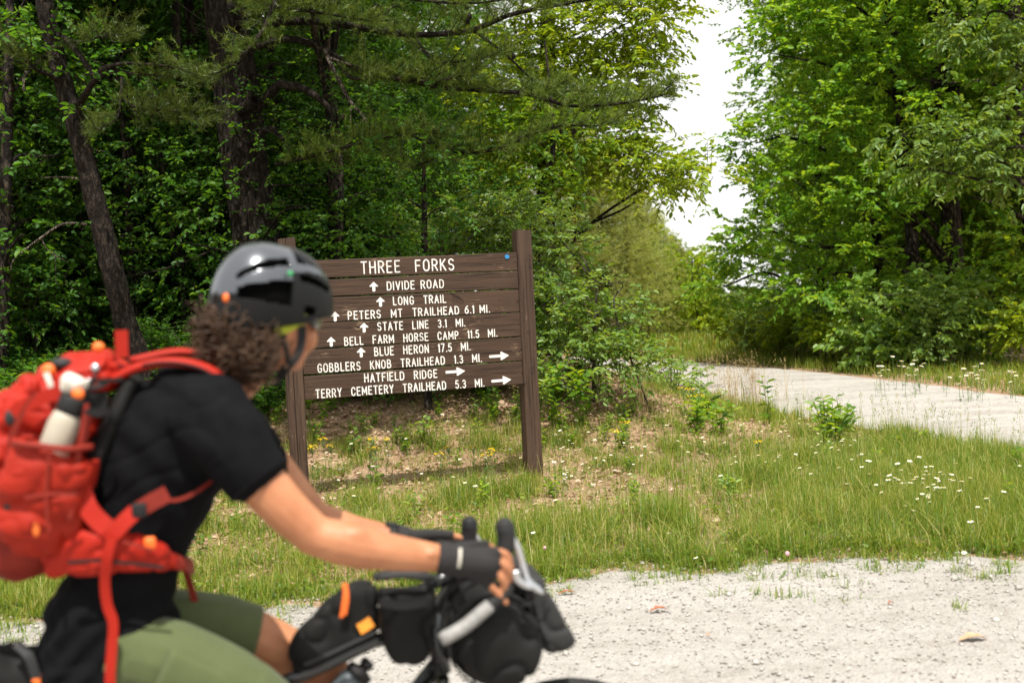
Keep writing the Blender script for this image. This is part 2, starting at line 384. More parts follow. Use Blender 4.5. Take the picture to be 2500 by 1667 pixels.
M['post'] = wood_mat('brown_painted_post', (.074, .043, .027), (.112, .067, .043), (.3, .22, .15), 2)
def chipped_white():
    m, nt, b = newmat('chipped_white_paint'); n = noise(nt, 55, 5, .7); n2 = noise(nt, 5, 3)
    mu = nt.nodes.new('ShaderNodeMath'); mu.operation = 'MULTIPLY_ADD'; mu.inputs[1].default_value = .35; nt.links.new(n2.outputs['Fac'], mu.inputs[0]); nt.links.new(n.outputs['Fac'], mu.inputs[2])
    r = ramp(nt, [(.44, (.12, .085, .06)), (.5, (.5, .46, .4)), (.58, (.74, .72, .67)), (.8, (.8, .785, .745))]); nt.links.new(mu.outputs[0], r.inputs['Fac']); nt.links.new(r.outputs['Color'], b.inputs['Base Color']); b.inputs['Roughness'].default_value = .65
    return m
M['sign_white'] = chipped_white()
M['knot'] = simple('dark_knot', (.016, .01, .008), .8)
M['blue_disc'] = simple('blue_trail_disc', (.02, .24, .52), .35)
M['steel'] = simple('grey_steel', (.25, .24, .23), .45, 1.0)

TH = math.radians(15)
G0 = np.array([0.0696, 10.1451, 0.0])
SD = np.array([math.cos(TH), math.sin(TH), 0]); SN = np.array([-math.sin(TH), math.cos(TH), 0])
def SP(zx, zy):                           # a position on the photographed sign face -> (along, up) on the sign's plane
    d = ray(680 + .4209 * zx, 540 + .4209 * zy); t_ = np.dot(G0 - CAM, SN) / np.dot(d, SN); p = CAM + d * t_ - G0
    return np.array([np.dot(p, SD), p[2]])
sign = thing('trail_sign', 'brown wooden trail sign of six planks between two posts with white routed lettering', 'sign', G0, TH)
# local frame: x along the planks, y away from the reader, z up; the planks' faces lie near y = 0
def slab(x0, x1, z0l, z1l, z0r, z1r, y0, y1, nx=40, wob=.0025, seed=0):
    bm_ = MB(); rs = []
    for k in range(nx + 1):
        t_ = k / nx; x = x0 + (x1 - x0) * t_
        a = z0l + (z0r - z0l) * t_ + wob * (vnoise(x * 3.0, seed, 1) - .5) + wob * .8 * (vnoise(x * 17.0, seed + 3, 1) - .5)
        b = z1l + (z1r - z1l) * t_ + wob * (vnoise(x * 3.1, seed + 9, 1) - .5) + wob * .8 * (vnoise(x * 19.0, seed + 5, 1) - .5)
        e = .004; warp = .006 * (vnoise(x * 1.1, seed + 21, 1) - .5)
        rs.append(np.array([(x, y0 + warp + e, a), (x, y0 + warp, a + e), (x, y0 + warp, b - e), (x, y0 + warp + e, b), (x, y1, b), (x, y1, a)]))
    bm_.loft(rs); return bm_
XL, XR = -1.915, .012
edges = [(2.034, 1.897), (1.882, 1.752), (1.738, 1.566), (1.556, 1.384), (1.372, 1.196), (1.182, 1.006)]
_l = lambda y: SP(180, y)[1]; _rr = lambda y: SP(1395, y)[1]
rows = [((229, 332), (181, 285)), ((344, 441), (289, 390)), ((447, 590), (396, 527)), ((595, 740), (531, 668)), ((746, 887), (673, 808)), ((898, 1036), (813, 946))]
planks = []
for k, ((lt, lb), (rt, rb)) in enumerate(rows):
    sl_ = slab(XL, XR, _l(lb), _l(lt), _rr(rb), _rr(rt), .000, .042, seed=k * 13.7)
    planks.append(put('plank', sl_.mesh('plank', M['plank']), sign))
def post_mesh(x0, x1, top, yb0, yb1, seed, groove=None, bot=-.35, slope=.018):
    b = MB(); rs = []
    n = 60
    for k in range(n + 1):
        z = bot + (top - bot) * k / n; c = .006
        w1 = .006 * (vnoise(z * 2, seed, 1) - .5) + .003 * (vnoise(z * 14, seed + 2, 1) - .5)
        w2 = .006 * (vnoise(z * 2, seed + 5, 1) - .5) + .003 * (vnoise(z * 14, seed + 7, 1) - .5)
        a, d_ = x0 + w1, x1 + w2
        zt = z
        front = [(a + (d_ - a) * q, yb0 + (.012 if groove is not None and abs(q - groove) < .02 else 0), zt) for q in ([.05, .2, .35, .5, .65, .8, .95] if groove is None else [.05, groove - .03, groove - .012, groove + .012, groove + .03, .8, .95])]
        ring = [(a, yb0 + c, zt)] + front + [(d_, yb0 + c, zt), (d_, yb1, zt), (a, yb1, zt)]
        rs.append(np.array(ring))
    rs[-1][:, 2] += (rs[-1][:, 0] - x0) * slope
    b.loft(rs); return b
pr_ = post_mesh(.016, .152, 2.235, -.014, .15, 1.0, slope=-.06)
prt = put('post', pr_.mesh('post', M['post']), sign)
plt_ = post_mesh(-2.062, -1.921, 2.225, -.014, .15, 4.0, groove=.42, slope=.1)
put('post', plt_.mesh('post', M['post']), sign)

# routed stroke letters: polylines on a 1-high cap grid, arcs as sampled points
def arc(cx, cy_, rx, ry, a0, a1, n=12):
    t_ = np.radians(np.linspace(a0, a1, n)); return [(cx + rx * math.cos(q), cy_ + ry * math.sin(q)) for q in t_]
def bowl(x0, x1, y0, y1, n=12):           # flat top and bottom with a round right side
    ry = (y1 - y0) / 2; rx = min(ry * 1.0, (x1 - x0) * .8)
    return [(x0, y1)] + arc(x1 - rx, (y0 + y1) / 2, rx, ry, 90, -90, n) + [(x0, y0)]
GL = {
 'A': (.62, [[(0, 0), (.31, 1), (.62, 0)], [(.13, .34), (.49, .34)]]),
 'B': (.56, [[(0, 0), (0, 1)], bowl(0, .5, .53, 1), bowl(0, .56, 0, .53)]),
 'C': (.58, [[*arc(.29, .68, .29, .32, 15, 180, 9), *arc(.29, .32, .29, .32, 180, 345, 9)]]),
 'D': (.58, [[(0, 0), (0, 1)], [(0, 1), (.25, 1), *arc(.26, .66, .32, .34, 90, 0, 7), *arc(.26, .34, .32, .34, 0, -90, 7), (0, 0)]]),
 'E': (.5, [[(.5, 1), (0, 1), (0, 0), (.5, 0)], [(0, .53), (.42, .53)]]),
 'F': (.5, [[(.5, 1), (0, 1), (0, 0)], [(0, .52), (.42, .52)]]),
 'G': (.6, [[*arc(.3, .68, .29, .32, 20, 180, 9), *arc(.3, .32, .29, .32, 180, 360, 11), (.59, .46), (.34, .46)]]),
 'H': (.58, [[(0, 0), (0, 1)], [(.58, 0), (.58, 1)], [(0, .52), (.58, .52)]]),
 'I': (.0, [[(0, 0), (0, 1)]]),
 'K': (.56, [[(0, 0), (0, 1)], [(.54, 1), (0, .42)], [(.17, .6), (.56, 0)]]),
 'L': (.46, [[(0, 1), (0, 0), (.46, 0)]]),
 'M': (.74, [[(0, 0), (0, 1), (.37, .28), (.74, 1), (.74, 0)]]),
 'N': (.58, [[(0, 0), (0, 1), (.58, 0), (.58, 1)]]),
 'O': (.6, [[*arc(.3, .68, .3, .32, 0, 180, 11), *arc(.3, .32, .3, .32, 180, 360, 11), (.6, .68)]]),
 'P': (.54, [[(0, 0), (0, 1)], bowl(0, .54, .46, 1)]),
 'R': (.56, [[(0, 0), (0, 1)], bowl(0, .54, .48, 1), [(.26, .48), (.56, 0)]]),
 'S': (.54, [[*arc(.27, .755, .26, .245, 25, 270, 13), *arc(.27, .255, .27, .255, 90, -155, 13)]]),
 'T': (.56, [[(0, 1), (.56, 1)], [(.28, 1), (.28, 0)]]),
 'U': (.58, [[(0, 1), (0, .3), *arc(.29, .3, .29, .3, 180, 360, 11), (.58, 1)]]),
 'V': (.6, [[(0, 1), (.3, 0), (.6, 1)]]),
 'Y': (.58, [[(0, 1), (.29, .48), (.58, 1)], [(.29, .48), (.29, 0)]]),
 '1': (.14, [[(0, .84), (.14, 1), (.14, 0)]]),
 '3': (.5, [[*arc(.25, .76, .23, .24, 150, -90, 12), *arc(.25, .26, .25, .26, 90, -150, 12)]]),
 '5': (.5, [[(.46, 1), (.06, 1), (.03, .56), *arc(.24, .32, .26, .32, 130, -150, 13)]]),
 '6': (.52, [[(.44, .97), (.2, .8), (.02, .42), *arc(.26, .3, .26, .3, 160, -200, 18)]]),
 '7': (.5, [[(0, 1), (.5, 1), (.16, 0)]]),
 '.': (.04, [[(0, .02), (.04, .02)]]),
}
def letter_meshes(text, pl, pr2, cap_l, cap_r, wid):
    """white strokes along the line pl -> pr2 (along, up) with cap height from cap_l to cap_r; one mesh for each word"""
    gap, space, sx = .34, .62, .86
    adv = []; x = 0.0; wi = 0
    for ch in text:
        if ch == ' ': x += space; wi += 1; continue
        adv.append((ch, x, wi)); x += GL[ch][0] * sx + (gap if ch not in '.' else gap * .9)
    total = x - gap
    pl = np.asarray(pl); pr2 = np.asarray(pr2); rng = random.Random(text); words = {}
    for n, (ch, x0, wi) in enumerate(adv):
        b = words.setdefault(wi, MB())
        jx, jy = rng.uniform(-.012, .012), rng.uniform(-.02, .02)
        for s_i, st in enumerate(GL[ch][1]):
            P = []
            for (gx_, gy_) in st:
                t_ = (x0 + gx_ * sx + jx) / total; base = pl + (pr2 - pl) * t_; h_ = cap_l + (cap_r - cap_l) * t_
                P.append((base[0], 0, base[1] + h_ * (gy_ + jy)))
            stroke(b, np.array(P), wid / 2 * (1 + .06 * rng.uniform(-1, 1)), .0022 + .0005 * s_i)
    return list(words.values())
def stroke(b, P, r, lift):
    """a flat routed bead lying on the sign face: straight pieces with round joints, each a hair above the last"""
    n = 10
    for k in range(len(P) - 1):
        p, q = P[k], P[k + 1]; d = norm(q - p); s_ = np.array([-d[2], 0, d[0]]); l_ = lift + .00006 * k
        rs = [np.array([c - s_ * r + (0, .002, 0), c - s_ * r * .86 + (0, -l_, 0), c + s_ * r * .86 + (0, -l_, 0), c + s_ * r + (0, .002, 0)]) for c in (p, q)]
        b.loft(rs)
    for k, p in enumerate(P):
        l_ = lift + .0012 + .00006 * k
        if 0 < k < len(P) - 1 and np.dot(norm(P[k] - P[k - 1]), norm(P[k + 1] - P[k])) > .93: continue
        b.loft([np.array([p + np.array([math.cos(2 * math.pi * j / n) * r * f_, y_, math.sin(2 * math.pi * j / n) * r * f_]) for j in range(n)]) for f_, y_ in ((1, .002), (.86, -l_))])
def arrow_mesh(c0, c1, wid, head, hl):
    """arrow from c0 to c1 (along, up): a shaft and a broad rounded head"""
    c0 = np.asarray(c0, float); c1 = np.asarray(c1, float); d = norm(c1 - c0); s_ = np.array([-d[1], d[0]]); L = np.linalg.norm(c1 - c0)
    out = [c0 - s_ * wid / 2, c0 - d * wid * .25, c0 + s_ * wid / 2, c0 + d * (L - hl) + s_ * wid / 2, c0 + d * (L - hl * 1.05) + s_ * head * .45, c0 + d * (L - hl * .9) + s_ * head / 2,
           c0 + d * (L - hl * .1) + s_ * head * .07, c1, c0 + d * (L - hl * .1) - s_ * head * .07, c0 + d * (L - hl * .9) - s_ * head / 2, c0 + d * (L - hl * 1.05) - s_ * head * .45, c0 + d * (L - hl) - s_ * wid / 2]
    b = MB(); n = len(out)
    V = [(p[0], -.0035, p[1]) for p in out] + [(p[0], .003, p[1]) for p in out]
    b.add(V, [tuple(range(n))[::-1]] + [(j, (j + 1) % n, n + (j + 1) % n, n + j) for j in range(n)])
    return b
# text lines: (text, left foot, right foot, cap height at left / right, plank)
lines = [('THREE  FORKS', (482, 304), (1016, 282), 66, 63, 0), ('DIVIDE ROAD', (632, 400), (957, 384), 46, 45, 1), ('LONG  TRAIL', (668, 486), (970, 471), 45, 43, 2),
         ('PETERS  MT  TRAILHEAD 6.1 MI.', (406, 570), (1222, 528), 44, 42, 2), ('STATE  LINE  3.1  MI.', (577, 634), (1080, 608), 44, 42, 3),
         ('BELL  FARM  HORSE  CAMP  11.5  MI.', (385, 720), (1266, 667), 45, 42, 3), ('BLUE  HERON  17.5  MI.', (559, 780), (1110, 747), 46, 44, 4),
         ('GOBBLERS  KNOB  TRAILHEAD  1.3  MI.', (230, 877), (1176, 814), 46, 43, 4), ('HATFIELD  RIDGE', (501, 933), (919, 905), 46, 44, 5),
         ('TERRY  CEMETERY  TRAILHEAD  5.3  MI.', (219, 1025), (1191, 957), 46, 43, 5)]
mpz = abs(SP(800, 500)[1] - SP(800, 600)[1]) / 100     # metres per step of the measuring grid
for text, a, b_, hl_, hr_, k in lines:
    for lm in letter_meshes(text, SP(*a), SP(*b_), hl_ * mpz, hr_ * mpz, (7.4 if k else 8.8) * mpz):
        put('lettering', lm.mesh('lettering', M['sign_white']), planks[k])
for (x, y), k in (((552, 380), 1), ((591, 468), 2), ((328, 553), 2), ((496, 617), 3), ((305, 699), 3), ((479, 761), 4)):
    put('arrow', arrow_mesh(SP(x + 1, y + 25), SP(x - 1, y - 28), 17 * mpz, 50 * mpz, 27 * mpz).mesh('arrow', M['sign_white']), planks[k])
for (x0, y0), (x1, y1), k in (((1224, 785), (1336, 778), 4), ((971, 876), (1082, 868), 5), ((1237, 928), (1349, 918), 5)):
    put('arrow', arrow_mesh(SP(x0, y0), SP(x1, y1), 16 * mpz, 50 * mpz, 50 * mpz).mesh('arrow', M['sign_white']), planks[k])
def disc(c, r, y0, y1, n=20, sx=1.0):
    b = MB(); b.loft([np.array([(c[0] + r * sx * math.cos(2 * math.pi * j / n), y, c[1] + r * math.sin(2 * math.pi * j / n)) for j in range(n)]) for y in (y1, y0)]); return b
put('trail_disc', disc(SP(1325, 206), .02, -.006, .002).mesh('trail_disc', M['blue_disc']), planks[0])
put('nail', disc(SP(1325, 200), .004, -.009, -.004, 8).mesh('nail', M['steel']), planks[0].children[-1])
# cracks and knots cut into planks and post
def crack(P, w_):
    b = MB(); P = np.array(P); R = np.interp(np.linspace(0, 1, len(P)), [0, .3, .7, 1], [.1, 1, .8, .1]) * w_
    T = norm(np.gradient(P, axis=0)); S = np.stack([-T[:, 2], np.zeros(len(T)), T[:, 0]], -1)
    b.loft([np.array([p - s_ * r + (0, .002, 0), p + (0, -.0006, 0), p + s_ * r + (0, .002, 0)]) for p, s_, r in zip(P, S, R)], cap=False); return b
kb = MB()
def crk(pts, w_, yoff=0.0):
    P = np.array([(SP(*q)[0], yoff, SP(*q)[1]) for q in pts]); P = _dense(P, 6)
    P[:, 2] += .003 * (vnoise(P[:, 0] * 40, P[:, 2] * 9, 1) - .5)
    c = crack(P, w_); kb.add(c.v, c.f)
for q in range(7):
    x = 988 + q * 9; crk([(x, 412 + q * 3), (x + 14, 424 + q * 4), (x + 26 + q, 446 + q * 3), (x + 22, 462 + q * 3)], .0022)
for q in range(8):
    crk([(1206 + q * 3, 541 + q * 5), (1240 + q * 4, 548 + q * 6), (1280 + q * 3, 562 + q * 5), (1306 - q * 4, 588 + q * 1.5)], .0022)
crk([(300, 250), (420, 246), (560, 239)], .0016); crk([(900, 258), (1050, 250), (1300, 243)], .0014); crk([(820, 345), (1000, 337), (1200, 330)], .0013); crk([(700, 640), (900, 636), (1180, 618)], .0013); crk([(240, 960), (330, 955), (470, 948)], .0016); crk([(950, 900), (1150, 890), (1390, 880)], .0014)
crk([(145, 806), (400, 796), (700, 783), (905, 776)], .004)
crk([(905, 776), (1050, 768), (1250, 760), (1400, 752)], .0016)
put('knot', kb.mesh('knot', M['knot']), planks[2])
kb = MB()
rngk = random.Random(5)
for q in range(16):
    x = rngk.uniform(.03, .14); z = rngk.uniform(.15, 1.65); L_ = rngk.uniform(.1, .5)
    P = np.array([(x + .008 * (vnoise(z * 5 + k * .6, x * 90, 1) - .5), -.014, z + L_ * k / 8) for k in range(9)])
    c = crack(P, rngk.uniform(.001, .0028)); kb.add(c.v, c.f)
for (x, z, r) in ((.085, 1.32, .02), (.1, .98, .028), (.12, 1.98, .03), (.125, 1.9, .018), (.025, .86, .012)):
    for q in range(4):
        rr2 = r * (1 - q * .23)
        P = np.array([(x + rr2 * math.cos(a_), -.0142, z + rr2 * 1.25 * math.sin(a_)) for a_ in np.linspace(0, 2 * math.pi, 15)])
        c = crack(P, .0025); kb.add(c.v, c.f)
put('knot', kb.mesh('knot', M['knot']), prt)
for k, (lt, rt_) in enumerate(((270, 232), (392, 340), (520, 462), (668, 600), (815, 742), (968, 880))):
    for x, y in ((186, lt), (1372 + k * 8, rt_)):
        put('nail', disc(SP(x, y), .0055, -.003, .004, 8).mesh('nail', M['knot']), planks[k])
# ------------------------------------------------------------------ foliage builders
def leaf_verts(O, D, Nv, L, W, fold=.25):
    """folded leaves of six corners each: O root, D axis, Nv face direction"""
    D = norm(D); S = norm(np.cross(D, Nv)); Nn_ = np.cross(S, D); L = L[:, None]; W = W[:, None]
    tip = O + D * L - Nn_ * L * .12
    a = O + D * L * .3; b = O + D * L * .7 - Nn_ * L * .05
    up = Nn_ * W * fold
    V = np.stack([O, a + S * W * .5 + up, b + S * W * .4 + up, tip, b - S * W * .4 + up, a - S * W * .5 + up], 1).reshape(-1, 3)
    k = np.arange(len(O))[:, None] * 6
    F = np.concatenate([k + np.array([[0, 1, 2, 3]]), k + np.array([[0, 3, 4, 5]])], 1).reshape(-1, 4)
    return V, F
def spray_leaves(rng, O, D, Lt, K, leaf, aspect=.5, droop=.35, flat=.6, spread=.85):
    """twigs at O along D of length Lt, each with K leaves set alternately"""
    n = len(O); D = norm(D)
    t = np.linspace(.12, 1.0, K)[None] + rng.uniform(-.04, .04, (n, K))
    side = np.where(np.arange(K) % 2 == 0, 1.0, -1.0)[None, :, None]
    lat = norm(np.cross(D, np.array([0, 0, 1.0])) + 1e-3)
    sag = np.zeros((n, K, 3)); sag[..., 2] = -(t ** 2) * Lt[:, None] * droop * .4
    P = O[:, None] + D[:, None] * (t * Lt[:, None])[..., None] + sag
    d = D[:, None] * .55 + lat[:, None] * side * spread + rng.normal(0, .28, (n, K, 3)); d[..., 2] -= droop * rng.uniform(.3, 1.2, (n, K))
    nv = np.array([0, 0, 1.0]) * flat + rng.normal(0, .38, (n, K, 3))
    L = leaf * rng.uniform(.6, 1.2, (n, K)); W = L * aspect * rng.uniform(.8, 1.15, (n, K))
    V, F = leaf_verts(P.reshape(-1, 3), d.reshape(-1, 3), nv.reshape(-1, 3), L.ravel(), W.ravel())
    var = np.clip(rng.random((n, 1)) * .55 + rng.random((n, K)) * .45, 0, 1)
    tips = O + D * Lt[:, None]; tips[:, 2] -= Lt * droop * .4
    return V, F, np.repeat(var.ravel(), 6), tips
def in_blobs(rng, blobs, n, shell=.45):
    """n points inside ellipsoids (centre, radii, weight); returns points and outward directions"""
    wt = np.array([b[2] if len(b) > 2 else (b[1][0] * b[1][1] * b[1][2]) ** .7 for b in blobs]); wt = wt / wt.sum()
    idx = rng.choice(len(blobs), n, p=wt); c = np.array([b[0] for b in blobs])[idx]; r = np.array([b[1] for b in blobs])[idx]
    q = norm(rng.normal(size=(n, 3))); rad = rng.random(n) ** shell
    return c + q * r * rad[:, None], norm(q / r)
def sticks(O, T, r0, mat_v=None):
    """thin three-sided twigs from O to T"""
    D = norm(T - O); S = norm(np.cross(D, np.array([.3, .2, 1.0]))); B = np.cross(D, S); V = []
    for k in range(3):
        a = 2 * math.pi * k / 3; q = math.cos(a) * S + math.sin(a) * B
        V.append(O + q * r0); V.append(T + q * r0 * .4)
    V = np.stack(V, 1).reshape(-1, 3); k = np.arange(len(O))[:, None] * 6
    F = np.concatenate([k + np.array([[0, 2, 3, 1]]), k + np.array([[2, 4, 5, 3]]), k + np.array([[4, 0, 1, 5]])], 1).reshape(-1, 4)
    return V, F
def rough_tube(P, R, seg=14, amp=.12, seed=0.0, sub=6):
    P = _dense(P, sub); R = np.interp(np.linspace(0, 1, len(P)), np.linspace(0, 1, len(R)), R)
    T = norm(np.gradient(P, axis=0)); a = np.array([.9, .1, .2]) if abs(T[0][2]) > .6 else np.array([0, 0, 1.0]); N = None; V = []
    s = 0.0
    for i in range(len(P)):
        if i: s += np.linalg.norm(P[i] - P[i - 1])
        N = norm(a - T[i] * np.dot(a, T[i])) if N is None else norm(N - T[i] * np.dot(N, T[i])); B = np.cross(T[i], N)
        th = np.linspace(0, 2 * math.pi, seg, endpoint=False)
        rr = R[i] * (1 + amp * (vnoise(th * seg / 6.0 + seed, np.full(seg, s / max(R[i], .02) * .55), 1.0) - .5) + amp * .8 * (vnoise(th * seg / 2.0 + seed, np.full(seg, s / max(R[i], .02) * 1.5), 1.0) - .5))
        V.append(P[i] + rr[:, None] * (np.cos(th)[:, None] * N + np.sin(th)[:, None] * B))
    n = len(P); V = np.vstack(V); i = np.arange(n * seg).reshape(n, seg)
    F = np.stack([i[:-1], np.roll(i[:-1], -1, 1), np.roll(i[1:], -1, 1), i[1:]], -1).reshape(-1, 4)
    return V, F
def merge(parts):
    V, F, o = [], [], 0
    for v, f in parts: V.append(v); F.append(f + o); o += len(v)
    return np.vstack(V), np.vstack(F)
def limb_to(p0, p1, r, seed, sag=.1, seg=7):
    p0 = np.asarray(p0, float); p1 = np.asarray(p1, float); rg = np.random.default_rng(int(seed * 977) % 100000)
    L = np.linalg.norm(p1 - p0); m1 = p0 + (p1 - p0) * .35 + rg.normal(0, .06 * L, 3) + (0, 0, sag * L); m2 = p0 + (p1 - p0) * .7 + rg.normal(0, .06 * L, 3) + (0, 0, sag * L * .8)
    return rough_tube([p0, m1, m2, p1], [r, r * .75, r * .5, r * .22], seg, .1, seed, 5)

def leafy(name, label, cat, base, trunk_P, trunk_R, blobs, n_sprays, K, leaf, lmat, bmat, seed, group=None, aspect=.5, twig=(.25, .6), limbs=True, droop=.35, shell=.45, extra=None, limb_r=.3, trunk_seg=16, flat=.6, amp=.14, out=1.0, sag=.1, clear=None):
    """one tree or shrub: root at its base, trunk (with its limbs and twigs) and crown"""
    rng = np.random.default_rng(seed); base = np.asarray(base, float)
    root = thing(name, label, cat, base, 0, group)
    O, out_d = in_blobs(rng, blobs, n_sprays, shell)
    if clear is not None:                 # no sprays hang in front of the trunk
        q = O - CAM; dep = q @ _f; uu = 1250 + FPX * (q @ _r) / dep; vv_ = 833.5 - FPX * (q @ _u) / dep
        k_ = ~((np.abs(uu - np.interp(vv_, clear[0], clear[1])) < clear[2]) & (dep < clear[3]) & ((vv_ < 300) | (vv_ > 520))); O, out_d = O[k_], out_d[k_]
    d = out_d * out + rng.normal(0, .45, O.shape); d[:, 2] = d[:, 2] * .5 + rng.uniform(-.15, .35, len(O))
    Lt = rng.uniform(*twig, len(O))
    V, F, var, tips = spray_leaves(rng, O, d, Lt, K, leaf, aspect, droop, flat)
    put('crown', mesh_np('crown', V - base, F, lmat, var), root)
    parts = []
    if trunk_P is not None:
        trunk_P = np.asarray(trunk_P, float)
        parts.append(rough_tube(trunk_P, trunk_R, trunk_seg, amp, seed * .37))
        if limbs:
            TP = _dense(trunk_P, 8)
            for k, b in enumerate(blobs):
                c = np.asarray(b[0], float); d2 = np.linalg.norm(TP[:, :2] - c[:2], axis=1); z_at = c[2] - d2 * .5
                j = int(np.argmin(np.abs(TP[:, 2] - np.clip(z_at, TP[0, 2], TP[-1, 2]))))
                rr = np.interp(j / len(TP), np.linspace(0, 1, len(trunk_R)), trunk_R) * limb_r
                parts.append(limb_to(TP[j], c, max(rr, .012), seed + k * 1.7, sag))
    parts.append(sticks(O, tips, .004 + leaf * .02))
    if extra: parts += extra
    V, F = merge(parts)
    put('trunk' if cat == 'tree' else 'stem', mesh_np('trunk', V - base, F, bmat, smooth=True), root)
    return root

def needles(rng, O, D, n, length, width, spread=.9):
    """tufts of n needles at each O along D"""
    m = len(O); D = norm(D)
    d = norm(D[:, None] * .65 + rng.normal(0, spread * .6, (m, n, 3))); L = length * rng.uniform(.6, 1.15, (m, n, 1))
    P = O[:, None] + D[:, None] * rng.uniform(-.06, .05, (m, n, 1))
    S = norm(np.cross(d, rng.normal(size=(m, n, 3)))) * width
    V = np.stack([P - S * .5, P + S * .5, P + d * L], 2).reshape(-1, 3)
    F = np.arange(len(V)).reshape(-1, 3)
    var = np.repeat(np.clip(rng.random((m, 1)) * .6 + rng.random((m, n)) * .4, 0, 1).ravel(), 3)
    return V, F, var
def bough(rng, P, r0, density=1.0, blen=(.25, .65), start=.12, side_up=.25, tufts=7):
    """a pine limb along P with branchlets; returns wood pieces and tuft positions"""
    P = _dense(P, 8); L = np.concatenate([[0], np.cumsum(np.linalg.norm(np.diff(P, axis=0), axis=1))]); tot = L[-1]
    wood = [rough_tube(P[::4] if len(P) > 12 else P, [r0, r0 * .75, r0 * .5, r0 * .2], 8, .22, float(rng.random() * 50), 4)]
    O, D, b0, b1 = [], [], [], []
    n = int(tot / .085 * density)
    for k in range(n):
        s = tot * (start + (1 - start) * (k + rng.random()) / n); j = min(np.searchsorted(L, s), len(P) - 1); p = P[j]; t = norm(P[min(j + 1, len(P) - 1)] - P[max(j - 1, 0)])
        lat = norm(np.cross(t, (0, 0, 1.0))) * rng.choice([-1, 1]) + rng.normal(0, .35, 3); d = norm(t * rng.uniform(.3, .9) + lat * .7 + np.array([0, 0, side_up + rng.normal(0, .25)]))
        l = rng.uniform(*blen) * (1 - .35 * s / tot); e = p + d * l + np.array([0, 0, .12 * l])
        b0.append(p); b1.append(e)
        for q in np.linspace(.25, 1, tufts):
            jit = rng.normal(0, .05, 3); O.append(p + (e - p) * q + jit * q); D.append(norm(d + rng.normal(0, .45, 3) + np.array([0, 0, .35])))
    for q in range(6): O.append(P[-1] + rng.normal(0, .04, 3)); D.append(norm(P[-1] - P[-3]) + rng.normal(0, .3, 3))
    wood.append(sticks(np.array(b0), np.array(b1), .007))
    return wood, np.array(O), np.array(D)
def B(u, v, d, ru, rv, rd, w_=None):          # ellipsoid seen at u, v at distance d, radii in photo units across / up, metres deep
    k = d / FPX
    r_ = (U(u, v, d), np.array([ru * k, rd, rv * k]))
    return r_ + ((w_,) if w_ else ())
def at(x, y): return np.array([x, y, float(ground_z(x, y))])

# ------------------------------------------------------------------ the big pine behind the sign
rng = np.random.default_rng(21)
dP = 14.2
tp = [U(652, 965, dP) - np.array([0, 0, .25]), U(645, 900, dP), U(632, 760, dP), U(622, 575, dP), U(598, 400, dP), U(576, 200, dP), U(545, 0, dP), U(530, -150, dP + .3), U(500, -480, dP + .5), U(480, -900, dP + .8)]
base = tp[0]
pine = thing('pine_tree', 'thick old pine behind the rider’s helmet, boughs reaching over the sign', 'tree', base)
wood = [rough_tube(tp, [.36, .31, .295, .285, .275, .265, .25, .23, .2, .1], 72, .17, 3.3, 26)]
Z8 = lambda x, y, d: U(700 + x * .4464, y * .4464, d)
Z7 = lambda x, y, d: U(x * .574, y * .574, d)
bo = [([U(572, 60, 14), Z8(150, 120, 13.6), Z8(480, 165, 13.2), Z8(700, 192, 13), Z8(1000, 170, 12.9), Z8(1200, 90, 12.8), Z8(1420, 40, 12.7), Z8(1650, 0, 12.6), Z8(1900, -60, 12.5)], .05, 1.5, (.25, .6), .1),
      ([U(585, 130, 14), Z8(0, 215, 13.6), Z8(200, 270, 13.3), Z8(400, 390, 13.1), Z8(620, 435, 12.9), Z8(900, 485, 12.7), Z8(1300, 512, 12.6), Z8(1550, 580, 12.6), Z8(1880, 560, 12.6), Z8(2080, 515, 12.6)], .045, 1.6, (.22, .55), .28),
      ([Z8(250, 300, 13.25), Z8(350, 425, 13.0), Z8(500, 420, 12.8), Z8(800, 445, 12.6), Z8(1030, 395, 12.5)], .03, 1.8, (.25, .6), .25),
      ([Z8(700, 190, 13), Z8(800, 330, 12.8), Z8(1000, 330, 12.7), Z8(1200, 290, 12.6)], .02, 1.8, (.25, .55), .1),
      ([Z8(1020, 170, 12.95), Z8(1200, 300, 12.8), Z8(1400, 480, 12.8), Z8(1600, 500, 12.7)], .02, 1.3, (.2, .5), .5),
      ([Z8(620, 700, 13.2), Z8(900, 825, 13.0), Z8(1150, 815, 12.8), Z8(1300, 750, 12.7), Z8(1500, 690, 12.6), Z8(1700, 690, 12.6), Z8(1820, 660, 12.5)], .03, 1.6, (.25, .55), .15),
      ([Z8(-60, 900, 13.6), Z8(80, 870, 13.3), Z8(250, 825, 13.0), Z8(450, 770, 12.7), Z8(650, 740, 12.5), Z8(850, 730, 12.4)], .025, 2.3, (.25, .5), .1),
      ([Z8(450, 780, 12.7), Z8(600, 880, 12.6), Z8(700, 910, 12.5), Z8(850, 850, 12.4)], .018, 1.7, (.2, .45), .1),
      ([U(560, 30, 14), Z7(1170, -60, 13.0), Z7(1150, 60, 12.6), Z7(1090, 170, 12.3), Z7(980, 280, 12.2), Z7(850, 330, 12.2), Z7(760, 280, 12.3)], .035, .9, (.2, .45), .3),
      ([U(570, -20, 14), Z8(-100, 30, 12.8), Z8(100, 60, 12.6), Z8(300, 90, 12.5), Z8(480, 120, 12.4)], .03, 2.2, (.3, .6), .2),
      ([U(570, -60, 14), Z8(200, -60, 12.9), Z8(600, -10, 12.6), Z8(1000, 20, 12.5), Z8(1300, -20, 12.4)], .03, 1.8, (.3, .6), .2)]
OO, DD = [], []
for P, r0, den, bl, st in bo:
    w_, O, D = bough(rng, P, r0, den, bl, st); wood += w_; OO.append(O); DD.append(D)
